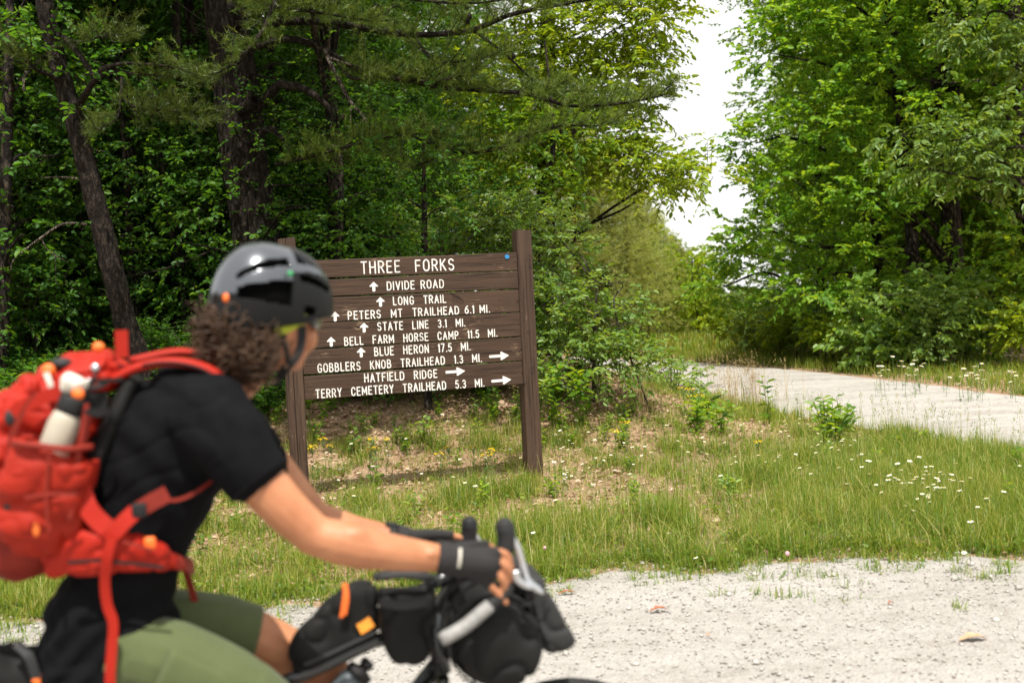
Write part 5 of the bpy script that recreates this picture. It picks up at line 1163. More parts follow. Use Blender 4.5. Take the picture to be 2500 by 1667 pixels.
M['shell'] = simple('sky_sheen_helmet_shell', (.12, .128, .142), .25, .7, spec=.6, coat=.5)  # top of the shell only, sky sheen put into its paler colour
M['shell_low'] = simple('black_helmet_sides', (.007, .0075, .0075), .5, spec=.2)  # rest of the shell, coloured black where the sky sheen ends
M['foam'] = simple('black_helmet_foam', (.003, .003, .003), .95, spec=.02)
M['neon'] = simple('neon_yellow_green_band', (.36, .42, .01), .6)
M['hair'] = simple('dark_brown_curly_hair', (.06, .032, .017), .5, spec=.3, var=.5, nscale=40)
M['glove'] = simple('black_cycling_glove', (.014, .012, .012), .85, bmp=.3, bscale=300, bdist=.001)
M['bottle'] = simple('cream_bottle_plastic', (.42, .38, .3), .5, var=.1, nscale=14)
M['white'] = simple('white_cloth', (.6, .57, .49), .7, var=.15, nscale=30)
M['glass'] = simple('dark_lens', (.006, .008, .009), .08, spec=.6, coat=.5)

# --- the body
HEADC = Q(672, 776, 0.0)
HY = math.radians(43); HP = math.radians(-9)
hf = np.array([math.cos(HY) * math.cos(HP), math.sin(HY) * math.cos(HP), math.sin(HP)]); hr = norm(np.cross(hf, ZZ)); hr = norm(hr + np.array([0, 0, -.10])); hu = np.cross(hr, hf)
HM = np.stack([hf, -hr, hu], 1)           # columns: forward, left, up
def HD(f, l, u_): return HEADC + HM @ np.array([f, l, u_])
SPN = [Q(262, 1660), Q(265, 1560), Q(300, 1430), Q(345, 1310), Q(400, 1180), Q(462, 1060), Q(510, 975), Q(545, 925)]
body = MB()
loft_along(body, SPN, [.125, .135, .13, .13, .145, .16, .145, .075], [.095, .1, .095, .095, .1, .1, .075, .06], BL)
limb(body, [Q(530, 950), Q(590, 905), HD(-.03, 0, -.07)], [.07, .06, .058])
body.ball(HD(0, 0, .03), (.098, .076, .105), HM, 18, 14); body.ball(HD(.035, 0, -.055), (.062, .056, .07), HM, 14, 10); body.ball(HD(.06, 0, -.098), (.03, .032, .025), HM)
body.ball(HD(.098, 0, -.02), (.018, .014, .03), HM); body.ball(HD(.07, -.03, -.04), (.03, .03, .035), HM); body.ball(HD(.07, .03, -.04), (.03, .03, .035), HM); body.ball(HD(.088, 0, -.066), (.012, .024, .012), HM)
for sg in (-1, 1): body.ball(HD(-.012, sg * .082, -.02), (.022, .009, .034), HM); body.ball(HD(-.02, sg * .086, -.008), (.014, .008, .02), HM)
RS, RE, RW = Q(520, 1020, -.16), Q(770, 1308, -.235), Q(1066, 1361, -.225)
limb(body, [RS, Q(585, 1105, -.19), Q(650, 1190, -.215), Q(705, 1250, -.228), RE], [.055, .055, .0545, .05, .044])
limb(body, [RE, Q(825, 1322, -.236), Q(885, 1336, -.236), Q(975, 1350, -.23), RW], [.044, .049, .048, .04, .032])
body.ball(Q(750, 1325, -.235), .024); body.ball(Q(850, 1312, -.25), (.05, .03, .03)); body.ball(Q(1052, 1352, -.252), (.016, .012, .014))
LS, LE, LW = Q(545, 1000, .17), Q(765, 1262, .24), Q(960, 1313, .22)
limb(body, [LS, Q(655, 1135, .21), LE], [.068, .058, .046]); limb(body, [LE, Q(840, 1296, .24), Q(905, 1308, .235), LW], [.046, .05, .043, .032])
# hands
def hand(wrist, kn, pips, tips, thumb, r=.0092, palm_r=.034):
    kc = np.mean(kn, axis=0); fing = MB(); 
    for b in (body,):
        limb(b, [wrist, wrist * .5 + kc * .5, kc], [.032, palm_r, .026], 12)
        for k in range(4): limb(b, [wrist * .55 + kn[k] * .45, kn[k], pips[k], tips[k]], [.013, r * 1.12, r, r * .86], 9, 3)
        limb(b, thumb, [.017, .0125, .0105, .009], 9, 3)
RK = [Q(1190, 1346, -.235), Q(1192, 1366, -.243), Q(1186, 1388, -.243), Q(1176, 1410, -.238)]
RP = [Q(1236, 1352, -.238), Q(1236, 1384, -.245), Q(1224, 1412, -.246), Q(1202, 1434, -.243)]
RT = [Q(1250, 1390, -.222), Q(1246, 1420, -.222), Q(1236, 1446, -.225), Q(1236, 1470, -.232)]
RTH = [Q(1095, 1350, -.2), Q(1140, 1336, -.18), Q(1185, 1330, -.168), Q(1212, 1345, -.165)]
hand(RW, RK, RP, RT, RTH)
LK = [Q(1096, 1318, .212), Q(1098, 1334, .222), Q(1094, 1350, .222), Q(1088, 1366, .217)]
LP_ = [Q(1136, 1324, .22), Q(1134, 1346, .228), Q(1128, 1366, .228), Q(1112, 1384, .225)]
LT = [Q(1142, 1352, .2), Q(1138, 1374, .2), Q(1130, 1394, .205), Q(1122, 1406, .21)]
LTH = [Q(1010, 1310, .19), Q(1060, 1304, .17), Q(1100, 1306, .165), Q(1124, 1312, .165)]
hand(LW, LK, LP_, LT, LTH, .0092, .03)
# legs
RHIP, RKN = Q(320, 1600, -.095), Q(735, 1785, -.115)
LHIP, LKN = Q(350, 1540, .095), Q(800, 1640, .105)
RAN, LAN = PB(.20, -.12, .17), PB(.42, .12, .33)
limb(body, [RHIP, Q(500, 1656, -.11), RKN], [.08, .076, .056]); limb(body, [RKN, RKN * .6 + RAN * .4 + BF * -.03, RAN], [.056, .056, .036])
limb(body, [LHIP, Q(570, 1545, .1), LKN], [.086, .076, .056]); limb(body, [LKN, LKN * .6 + LAN * .4 + BF * -.03, LAN], [.054, .056, .036])
bme = remesh(body, .0052, 3, .5)
pbase = PB(.1, 0, .0)
person = put('person', finish(bme, 'person', M['skin'], pbase), None, pbase)
tag(person, 'cyclist in black t-shirt and olive shorts riding past, head turned towards the sign', 'person')

# shoes
for an, nm in ((RAN, 'shoe'), (LAN, 'shoe')):
    b = MB(); loft_along(b, [an + BF * -.075 - ZZ * .05, an + BF * -.03 - ZZ * .05, an + BF * .06 - ZZ * .062, an + BF * .14 - ZZ * .07, an + BF * .185 - ZZ * .072], [.03, .036, .042, .045, .026], [.03, .042, .034, .026, .016], BL); b.tube([an - ZZ * .06, an + ZZ * .035], [.04, .041], 14)
    put('shoe', finish(remesh(b, .006, 3), 'shoe', M['blackrub'], pbase), person)

# t-shirt
sh = MB()
SPS = [Q(258, 1690), Q(262, 1600), Q(276, 1500), Q(306, 1400), Q(338, 1300), Q(380, 1175), Q(428, 1060), Q(482, 972), Q(540, 925)]
loft_along(sh, SPS, [.17, .185, .178, .16, .158, .175, .195, .185, .09], [.13, .152, .15, .12, .122, .142, .15, .11, .07], BL)
limb(sh, [Q(505, 1015, -.14), Q(560, 1075, -.185), Q(610, 1142, -.207)], [.102, .09, .078]); sh.tube([Q(590, 1115, -.2), Q(636, 1176, -.213)], [.08, .0715], 22)
limb(sh, [Q(530, 1000, .14), Q(620, 1100, .19), Q(655, 1150, .205)], [.083, .073, .066])
def shirt_fold(V):
    s_ = (V - H0) @ BF; z = V[:, 2]; w_ = n3(V, 6.0); hm = np.minimum(1, np.linalg.norm(V - Q(636, 1176, -.213), axis=1) / .16) ** 2
    low = sstep(1.12, .95, z)
    a = np.sin((z * 1.0 - s_ * .62) * 95 + w_ * 9) * .0045 * low * (.4 + n3(V, 9, 3))
    b = np.sin((s_ * .8 + z * .9) * 62 + n3(V, 5, 7) * 10) * .003 * sstep(1.0, 1.25, z)
    W_ = np.stack([s_ * .6 + z * .75, (V - H0) @ BL * .5, (z - s_ * .5) * 1.5], 1); return (a + b + (n3(V, 9, 2) - .5) * .005 - crease(W_, 7, 3) ** 8 * .009 * low - crease(W_, 9, 6) ** 8 * .005) * hm
put('t_shirt', finish(remesh(sh, .0062, 5), 't_shirt', M['shirt'], pbase, shirt_fold), person)
# collar
cb_ = MB(); CC = [Q(548, 905, -.03), Q(572, 935, -.075), Q(598, 972, -.06), Q(612, 985, 0), Q(598, 965, .06), Q(565, 915, .06), Q(548, 900, .0), Q(548, 905, -.03)]; cb_.tube(_dense(CC, 4), .0075, 8)
put('collar', cb_.mesh('collar', M['shirt'], True, pbase), person.children[-1])
for c_, t_, r_ in ((Q(633, 1172, -.212), Q(636, 1176, -.213) - Q(590, 1115, -.2), .0745),):
    b = MB(); t_ = norm(t_); s1 = norm(np.cross(t_, ZZ)); s2 = np.cross(t_, s1); b.tube([c_ + r_ * (math.cos(a) * s1 + math.sin(a) * s2) for a in np.linspace(0, 2 * math.pi, 40)], .0032, 6); put('sleeve_hem', b.mesh('sleeve_hem', M['shirt'], True, pbase), person.children[-1])
# shorts
st = MB()
loft_along(st, [Q(262, 1690), Q(268, 1600), Q(290, 1500)], [.16, .17, .15], [.13, .14, .12], BL)
limb(st, [Q(330, 1600, -.095), Q(420, 1622, -.106), Q(520, 1660, -.113), Q(600, 1700, -.117), Q(640, 1724, -.117)], [.098, .097, .09, .084, .08])
limb(st, [Q(330, 1600, -.095), Q(420, 1622, -.1)], [.099, .098]); st.tube([Q(600, 1702, -.117), Q(668, 1742, -.117)], [.087, .077], 20)
limb(st, [Q(350, 1540, .095), Q(460, 1542, .098), Q(555, 1545, .1)], [.112, .1, .091]); st.tube([Q(540, 1544, .1), Q(622, 1562, .101)], [.092, .085], 22)
put('shorts', finish(remesh(st, .0062, 4), 'shorts', M['shorts'], pbase, lambda V: (n3(V, 9, 5) - .5) * .007 - crease(V * np.array([.5, .5, 1]), 9, 2) ** 10 * .003), person)
# side pocket of the shorts, a raised panel
pk = MB(); nu, nv = 14, 6; rows_ = []
for i_ in range(nu + 1):
    t_ = i_ / nu; c = Q(395 + 200 * t_, 1616 + 82 * t_, -.109); ax = norm(Q(600, 1700, -.117) - Q(395, 1616, -.105)); r_ = .101 - .015 * t_; out_ = -BL; upv = np.cross(ax, BL); upv = upv * np.sign(upv[2])
    rows_.append([c + r_ * (math.cos(a) * out_ + math.sin(a) * upv) for a in np.linspace(-.5, .62, nv + 1)])
Vp = [p for r_ in rows_ for p in r_]; pk.add(Vp, [(i_ * (nv + 1) + j, i_ * (nv + 1) + j + 1, (i_ + 1) * (nv + 1) + j + 1, (i_ + 1) * (nv + 1) + j) for i_ in range(nu) for j in range(nv)])
pko = put('pocket', pk.mesh('pocket', M['shorts'], True, pbase), person.children[-1]); md = pko.modifiers.new('thick', 'SOLIDIFY'); md.thickness = .006
# gloves: fingerless, over palm, wrist and first finger joints
for kn, pips, wr, thb, palm, far in ((RK, RP, RW, RTH, .0375, 0), (LK, LP_, LW, LTH, .034, 1)):
    g = MB(); kc = np.mean(kn, axis=0); cuff = wr + norm(kc - wr) * .004
    g.tube([cuff, cuff * .8 + kc * .2], [.0385, .0385], 14); limb(g, [cuff * .85 + kc * .15, wr * .5 + kc * .5, kc], [.036, palm, .03], 12)
    for k in range(4): limb(g, [wr * .55 + kn[k] * .45, kn[k], kn[k] * .38 + pips[k] * .62], [.016, .0135, .0122], 9, 3)
    limb(g, [thb[0], thb[1], thb[2]], [.02, .0155, .0135], 9, 3)
    gl = put('glove', finish(remesh(g, .0045, 3), 'glove', M['glove'], pbase), person)
    if not far:
        lg = MB(); p0, p1 = Q(1124, 1338, -.268), Q(1120, 1385, -.272); lg.tube(_dense([p0, p0 * .5 + p1 * .5 - BL * .006, p1], 4), [.0035] * 9, 6); put('stripe', lg.mesh('stripe', M['white'], True, pbase), gl)
wt = MB(); p = Q(958, 1313, .222); ax_ = norm(LK[0] - LW); wt.tube([p - ax_ * .011, p + ax_ * .011], [.036, .036], 16); wt.box(p + ZZ * .034, (.034, .03, .012), np.stack([ax_, BL, ZZ], 1), .003)
put('watch', wt.mesh('watch', M['blackrub'], True, pbase), person)
# curly hair
hb_ = MB()
for f_, l_, u_, r_ in ((-.06, 0, -.01, (.06, .075, .075)), (-.055, -.045, -.055, (.05, .04, .05)), (-.055, .045, -.055, (.05, .04, .05)), (-.085, 0, -.065, (.05, .055, .045))): hb_.ball(HD(f_, l_, u_), r_, HM, 14, 10)
rgh = np.random.default_rng(77)
for k in range(950):
    c = HD(*[(-.07, 0, -.035), (-.065, -.045, -.06), (-.1, -.01, -.075), (-.06, -.055, -.075), (-.125, .0, -.04), (-.055, .045, -.06)][rgh.integers(6)]); q = norm(rgh.normal(size=3)); q = q if np.dot(q, hf) < .3 else q - hf * 1.2 * np.dot(q, hf)
    p0 = c + HM @ (HM.T @ q * np.array([.052, .048, .05])); dr = norm(q * .6 + np.array([0, 0, -.75]) - hf * .25 + rgh.normal(0, .35, 3)); s1 = norm(np.cross(dr, rgh.normal(size=3))); s2 = np.cross(dr, s1)
    L_ = rgh.uniform(.02, .065); R_ = rgh.uniform(.006, .017); tt = np.linspace(0, 1, 13); ph = rgh.uniform(0, 6.28); tw = rgh.uniform(1.0, 2.2) * 6.28
    hb_.tube(p0 + dr * (tt * L_)[:, None] + s1 * (R_ * np.cos(ph + tw * tt))[:, None] + s2 * (R_ * np.sin(ph + tw * tt))[:, None], np.linspace(.0032, .0014, 13) * rgh.uniform(.6, 1.25), 5, False)
put('hair', hb_.mesh('hair', M['hair'], True, pbase), person)

# --- sunglasses
sgb = HD(.1, 0, .0); sg = thing('sunglasses', 'dark wraparound sunglasses on the cyclist’s turned face', 'glasses', sgb)
b = MB(); rings_ = []
for a in np.linspace(-1.25, 1.25, 15):
    c = HD(.012 + .095 * math.cos(a), .088 * math.sin(a), .006); n_ = norm(HM @ np.array([math.cos(a), math.sin(a), 0])); h_ = .021 * (1 - .35 * abs(a / 1.25) ** 3) * (1 - .25 * math.exp(-(a / .15) ** 2))
    rings_.append(np.array([c + n_ * .002 + hu * h_, c + n_ * .006, c + n_ * .002 - hu * h_, c - n_ * .001 - hu * h_, c - n_ * .001 + hu * h_]))
b.loft(rings_); put('lens', b.mesh('lens', M['glass'], True, sgb), sg)
b = MB()
for s_ in (-1, 1): b.tube([HD(.045, s_ * .086, .008), HD(.0, s_ * .088, .006), HD(-.03, s_ * .086, -.002)], .003, 6)
put('temple', b.mesh('temple', M['blackrub'], True, sgb), sg)

# --- helmet
hc = HD(-.012, 0, .024); helmet = thing('bike_helmet', 'glossy dark bike helmet with long vents on the cyclist’s head', 'helmet', hc)
A_, Bh, Ch = .142, .105, .142
def hpt(fx, psi, k=1.0):
    r_ = math.sqrt(max(0, 1 - abs(fx) ** 2.9)); lo = 1.0 if abs(psi) < 90 else 1 - (abs(psi) - 90) / 90
    z = Ch * r_ * math.cos(math.radians(psi)) if abs(psi) <= 90 else -.13 * math.sin(math.radians(abs(psi) - 90)) * (1 + .25 * max(0, -fx))
    return hc - hc + HM @ np.array([A_ * fx * k, Bh * r_ * math.sin(math.radians(psi)) * k, z * k + .035 * (-fx) * .25])
def vent(fx, ps):
    a = abs(ps)
    if .02 < fx < .68 and 12 + 9 * (fx - .35) < a < 42 - 14 * (fx - .1) * .6: return True
    if -.88 < fx < -.10 and abs(a - (43 - 12 * (fx + .1))) < 5: return True
    if .0 < fx < .70 and abs(a - (58 + 2 * fx)) < 4.5: return True
    if -.88 < fx < -.10 and 64 - 8 * (fx + .12) < a < 88: return True
    if .1 < fx < .34 and 84 < a < 93: return True
    if .1 < fx < .62 and a < 6: return True
    return False
nf, npx = 66, 120; fxs = -np.cos(np.linspace(.06, math.pi - .06, nf)); pss = np.linspace(-108, 108, npx); pmx = lambda f_: float(np.interp(f_, [-1, -.6, -.1, .25, .5, 1], [112, 112, 106, 100, 90, 88])) / 108; Vh = [hpt(f_, p_ * pmx(f_)) for f_ in fxs for p_ in pss]; Fh = []; Fm = []
for i_ in range(nf - 1):
    for j in range(npx - 1):
        fm_ = (fxs[i_] + fxs[i_ + 1]) / 2; pm_ = (pss[j] + pss[j + 1]) / 2 * pmx(fm_)
        if not vent(fm_, pm_): Fh.append((i_ * npx + j, i_ * npx + j + 1, (i_ + 1) * npx + j + 1, (i_ + 1) * npx + j)); Fm.append(1 if abs(pm_) > 53 - 12 * fm_ and fm_ > -.12 or abs(pm_) > 80 or fm_ > .7 else 0)
b = MB(); b.add(Vh, Fh); b.m = Fm; me = b.mesh('shell', [M['shell'], M['shell_low']], True); so_ = put('shell', me, helmet); md = so_.modifiers.new('t', 'SOLIDIFY'); md.thickness = .012; md.offset = 0; bv = so_.modifiers.new('b', 'BEVEL'); bv.width = .0025; bv.segments = 2
b = MB(); Vh = [hpt(f_, p_ * pmx(f_) * .97, .91) for f_ in fxs[::3] for p_ in pss[::4]]; n1_, n2_ = len(fxs[::3]), len(pss[::4]); b.add(Vh, [(i_ * n2_ + j, i_ * n2_ + j + 1, (i_ + 1) * n2_ + j + 1, (i_ + 1) * n2_ + j) for i_ in range(n1_ - 1) for j in range(n2_ - 1)])
put('liner', b.mesh('liner', M['foam'], True), helmet)
def strap_strip(P, w_, th, mat, name, root, off, up=None):
    b = MB(); P = _dense(P, 6); T = norm(np.gradient(P, axis=0)); view = norm(P.mean(0) - CAM); rs = []
    for p, t_ in zip(P, T):
        nrm = norm(view - t_ * np.dot(view, t_)) if up is None else norm(up - t_ * np.dot(up, t_)); s_ = np.cross(t_, nrm)
        rs.append(np.array([p - s_ * w_ / 2 - nrm * th / 2, p + s_ * w_ / 2 - nrm * th / 2, p + s_ * w_ / 2 + nrm * th / 2, p - s_ * w_ / 2 + nrm * th / 2]))
    b.loft(rs); return put(name, b.mesh(name, mat, False, off), root)
fd = float(np.dot(HEADC - CAM, _f))
strap_strip([U(738, 795, fd - .055), U(733, 850, fd - .055), U(712, 885, fd - .06), U(690, 908, fd - .055), U(672, 938, fd - .045)], .02, .003, M['blackrub'], 'chin_strap', helmet, hc)
strap_strip([U(690, 812, fd - .085), U(700, 860, fd - .075), U(705, 890, fd - .065)], .014, .003, M['blackrub'], 'chin_strap', helmet, hc)
for pts in ([(543, 748), (562, 765), (596, 775)], [(610, 780), (625, 790), (640, 795)], [(672, 812), (705, 800), (728, 786), (748, 778)], [(735, 787), (742, 780), (752, 774)]):
    strap_strip([U(u, v, fd - .115 + .0005 * abs(u - 640)) for u, v in pts], .019, .004, M['neon'], 'fit_band', helmet, hc)
b = MB(); b.ball(U(555, 728, fd - .125), (.011, .011, .013)); put('rear_dial', b.mesh('rear_dial', M['orange'], True, hc), helmet)
b = MB(); b.ball(U(709, 668, fd - .105), .0065); put('round_badge', b.mesh('round_badge', simple('green_badge', (.02, .32, .1), .4), True, hc), helmet)

# --- backpack
bk0 = Q(90, 1370); pack = thing('backpack', 'red hiking backpack full of gear on the cyclist’s back', 'backpack', bk0)
AXP = norm(Q(215, 890) - Q(70, 1330)); 
pb = MB()
CP = [Q(92, 1372), Q(78, 1335), Q(62, 1270), Q(58, 1190), Q(80, 1100), Q(118, 1030), Q(165, 975), Q(200, 940), Q(222, 920)]
loft_along(pb, CP, [.1, .14, .155, .16, .16, .16, .155, .14, .09], [.05, .105, .13, .14, .138, .125, .11, .09, .045], BL, 24, 3.0)
def pack_fold(V):
    q = V - bk0; a = q @ AXP; d_ = q @ BF
    W_ = np.stack([a * 1.6, d_ * .7, q @ BL], 1); return -crease(W_, 12, 1) ** 6 * .02 - crease(W_, 25, 5) ** 5 * .009 + (n3(V, 8, 4) - .5) * .016 + (n3(V, 60, 6) - .5) * .003
put('main_bag', finish(remesh(pb, .0075, 4), 'main_bag', M['red'], bk0, pack_fold), pack)
pl = MB(); CPl = [Q(15, 1100), Q(58, 1040), Q(125, 968), Q(200, 922), Q(270, 905), Q(315, 912)]; loft_along(pl, CPl, [.09, .14, .155, .155, .145, .08], [.025, .045, .055, .06, .05, .025], BL, 22, 2.6)
lid = put('lid', finish(remesh(pl, .007, 4), 'lid', M['red'], bk0, lambda V: -crease(V, 16, 3) ** 5 * .018 - crease(V, 36, 8) ** 5 * .008 + (n3(V, 12, 3) - .5) * .02), pack)
# side pocket in a deeper red
ps_ = MB(); loft_along(ps_, [Q(105, 1345, -.15), Q(100, 1280, -.168), Q(108, 1200, -.176), Q(128, 1120, -.178), Q(140, 1088, -.178)], [.04, .06, .068, .07, .066], [.06, .095, .1, .1, .095], BL, 20, 2.6)
put('side_pocket', finish(remesh(ps_, .006, 4), 'side_pocket', simple('deep_red_nylon', (.3, .014, .004), .62, spec=.25, var=.12, nscale=12, bmp=.25, bscale=240, bdist=.002), bk0, lambda V: -crease(V * np.array([.7, 1, 1.4]), 14, 2) ** 6 * .014 - crease(V, 34, 8) ** 5 * .006 + (n3(V, 12, 3) - .5) * .012), pack)
ph_ = MB(); ph_.tube(_dense([Q(35, 1082, -.225), Q(90, 1088, -.246), Q(165, 1096, -.246), Q(225, 1090, -.215)], 5), .007, 8); put('pocket_hem', ph_.mesh('pocket_hem', M['red_dark'], True, bk0), pack)
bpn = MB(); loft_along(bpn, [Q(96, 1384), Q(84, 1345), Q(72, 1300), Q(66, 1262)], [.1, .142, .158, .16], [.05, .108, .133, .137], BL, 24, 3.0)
put('base_shade', finish(remesh(bpn, .0075, 3), 'base_shade', M['red_dark'], bk0, lambda V: .004 - crease(V, 20, 3) ** 6 * .008), pack)  # the pack's lower shade, put into a darker red cover
strap_strip([Q(150, 1000, -.17), Q(205, 985, -.175), Q(262, 985, -.165)], .05, .006, M['blackfab'], 'shade_strip', pack, bk0)  # dark strips stand for the shade under the lid and beside the bottle
strap_strip([Q(205, 1010, -.18), Q(200, 1050, -.185), Q(190, 1088, -.185)], .03, .006, M['red_dark'], 'shade_strip', pack, bk0)
# dark mesh back panel and harness
bp = MB(); loft_along(bp, [Q(330, 920), Q(300, 990), Q(255, 1090), Q(222, 1180), Q(215, 1260), Q(220, 1330)], [.12, .14, .145, .145, .14, .12], [.022, .026, .028, .028, .026, .02], BL, 16, 3)
put('back_panel', finish(remesh(bp, .007, 3), 'back_panel', M['blackfab'], bk0), pack)
strap_up = np.array([0.0, -.35, .94])
for sg, off_ in ((-1, 0), (1, 0)):
    P = [Q(280, 935, sg * .09), Q(340, 905, sg * .1), Q(420, 892, sg * .108), Q(495, 905, sg * .115), Q(545, 940, sg * .125), Q(578, 992, sg * .13)] if sg < 0 else [Q(320, 890, .08), Q(440, 868, .09), Q(530, 890, .1), Q(600, 990, .12)]
    b = MB(); Pd = _dense(P, 6); T = norm(np.gradient(Pd, axis=0)); rs = []
    for p, t_ in zip(Pd, T):
        s_ = norm(np.cross(t_, np.cross(BL, t_))) ; s_ = norm(BL - t_ * np.dot(BL, t_)); n_ = np.cross(t_, s_); n_ = n_ * (1 if n_[2] > 0 else -1)
        rs.append(np.array([p + s_ * .033 * math.cos(a) * (1 - .15 * math.cos(a) ** 4) + n_ * .011 * math.sin(a) + n_ * .008 for a in np.linspace(0, 2 * math.pi, 14, endpoint=False)]))
    b.loft(rs); so2 = put('shoulder_strap', b.mesh('shoulder_strap', M['red'], True, bk0), pack)
    if sg < 0:
        b2 = MB(); b2.loft([r_.mean(0) + (r_ - r_.mean(0)) * np.array([1.0, 1.0, 1.0]) * .35 + (np.array(T[i_]) * 0) + np.array([-.006, -.022, .0]) for i_, r_ in enumerate(rs[8:])])
        put('webbing', b2.mesh('webbing', M['blackfab'], True, bk0), so2)
# hip belt and its strap
hb2 = MB(); loft_along(hb2, [Q(110, 1362, -.14), Q(170, 1345, -.172), Q(240, 1340, -.19), Q(320, 1348, -.188), Q(388, 1362, -.168), Q(430, 1372, -.13)], [.045, .058, .055, .046, .034, .02], [.02, .027, .03, .028, .02, .012], ZZ, 18, 2.6)
put('hip_belt', finish(remesh(hb2, .005, 3), 'hip_belt', M['red'], bk0, lambda V: -crease(V, 26, 3) ** 5 * .008 + (n3(V, 20, 3) - .5) * .008), pack)
hb3 = MB(); loft_along(hb3, [Q(425, 1370, -.14), Q(452, 1378, -.09), Q(470, 1385, 0), Q(462, 1375, .09)], [.017] * 4, [.005] * 4, ZZ, 10); put('belt_webbing', hb3.mesh('belt_webbing', M['red_dark'], True, bk0), pack)
strap_strip([Q(198, 1190, -.19), Q(212, 1235, -.2), Q(242, 1272, -.205), Q(278, 1300, -.212)], .04, .014, M['red'], 'harness', pack, bk0)
strap_strip([Q(262, 1318, -.226), Q(278, 1300, -.228), Q(308, 1268, -.222), Q(330, 1248, -.212)], .034, .008, M['red'], 'harness', pack, bk0)
strap_strip([Q(330, 1250, -.205), Q(372, 1224, -.2), Q(410, 1204, -.196)], .036, .007, M['red_dark'], 'strap', pack, bk0)
strap_strip([Q(405, 1222, -.195), Q(440, 1218, -.19), Q(480, 1200, -.18), Q(520, 1172, -.16)], .008, .003, M['red_dark'], 'strap', pack, bk0)
strap_strip([Q(274, 1310, -.235), Q(262, 1360, -.235), Q(256, 1420, -.222), Q(262, 1475, -.215), Q(276, 1520, -.212), Q(273, 1580, -.212), Q(269, 1640, -.215), Q(268, 1700, -.215)], .021, .003, M['red'], 'hanging_strap', pack, bk0)
strap_strip([Q(446, 1370, .02), Q(462, 1420, .04), Q(478, 1475, .05)], .016, .003, M['red_dark'], 'strap', pack, bk0)
b = MB(); b.box(Q(340, 1245, -.215), (.03, .016, .03), np.stack([BF, BL, ZZ], 1), .003); put('buckle', b.mesh('buckle', M['blackrub'], True, bk0), pack)
b = MB(); b.box(Q(366, 1325, -.215), (.024, .014, .026), np.stack([BF, BL, ZZ], 1), .005); put('belt_pocket_pull', b.mesh('belt_pocket_pull', M['orange'], True, bk0), pack)
# upright strap loop, orange tabs, clips
strap_strip([Q(298, 872, -.1), Q(297, 840, -.1), Q(296, 806, -.1)], .027, .012, M['red'], 'strap_loop', pack, bk0)
for (u, v, l_, r_, mt, nm) in ((240, 848, -.1, (.014, .012, .012), 'orange', 'tab'), (118, 905, -.12, (.016, .012, .016), 'orange', 'tab'), (232, 898, -.16, (.01, .007, .01), 'alloy', 'rivet'), (217, 932, -.168, (.008, .006, .008), 'alloy', 'rivet'), (150, 888, -.1, (.024, .02, .014), 'greyfab', 'patch'), (85, 945, -.14, (.012, .012, .022), 'red', 'tab'), (28, 1020, -.16, (.015, .01, .018), 'greyfab', 'buckle'), (22, 1235, -.2, (.012, .01, .012), 'greyfab', 'buckle'), (88, 1292, -.225, (.008, .005, .016), 'orange', 'tab')):
    b = MB(); b.ball(Q(u, v, l_), r_, None, 10, 8); put(nm, b.mesh(nm, M[mt], True, bk0), pack)
strap_strip([Q(112, 910, -.17), Q(122, 935, -.175), Q(128, 960, -.175)], .012, .004, M['white'], 'strap', pack, bk0)
strap_strip([Q(240, 890, -.16), Q(225, 930, -.17), Q(205, 965, -.18)], .006, .004, M['blackrub'], 'strap', pack, bk0)
strap_strip([Q(190, 940, -.19), Q(225, 945, -.19), Q(262, 935, -.17)], .01, .005, M['greyfab'], 'strap', pack, bk0)
for pts, w_ in (([(30, 1010), (70, 985), (120, 965), (165, 955)], .03), ([(20, 1130), (30, 1060), (60, 1000), (90, 960)], .012), ([(-20, 1150), (0, 1180), (10, 1200)], .01)):
    strap_strip([Q(u, v, -.19) for u, v in pts], w_, .006, M['red'] if w_ > .02 else M['red_dark'], 'strap', pack, bk0)

for pts, w_, mt in (([(20, 1120), (8, 1200), (14, 1280), (40, 1340)], .008, 'blackfab'), ([(212, 985), (196, 1080), (182, 1180), (170, 1270)], .01, 'red_dark'), ([(40, 1010), (110, 968), (200, 935), (300, 925)], .009, 'blackfab'), ([(60, 1215), (120, 1205), (185, 1208)], .007, 'red_dark'), ([(120, 1110), (112, 1200), (118, 1300)], .006, 'red_dark'), ([(165, 1372), (240, 1368), (330, 1376), (400, 1384)], .007, 'blackfab'), ([(300, 1322), (330, 1330), (370, 1342)], .006, 'red_dark'), ([(205, 1000), (240, 1010), (262, 1000)], .014, 'blackfab')):
    lat_ = -.255 if mt == 'red_dark' and pts[0][0] < 150 else -.225 if pts[0][0] > 160 else -.18
    strap_strip([Q(u, v, lat_) for u, v in pts], w_, .004, M[mt], 'seam', pack, bk0)
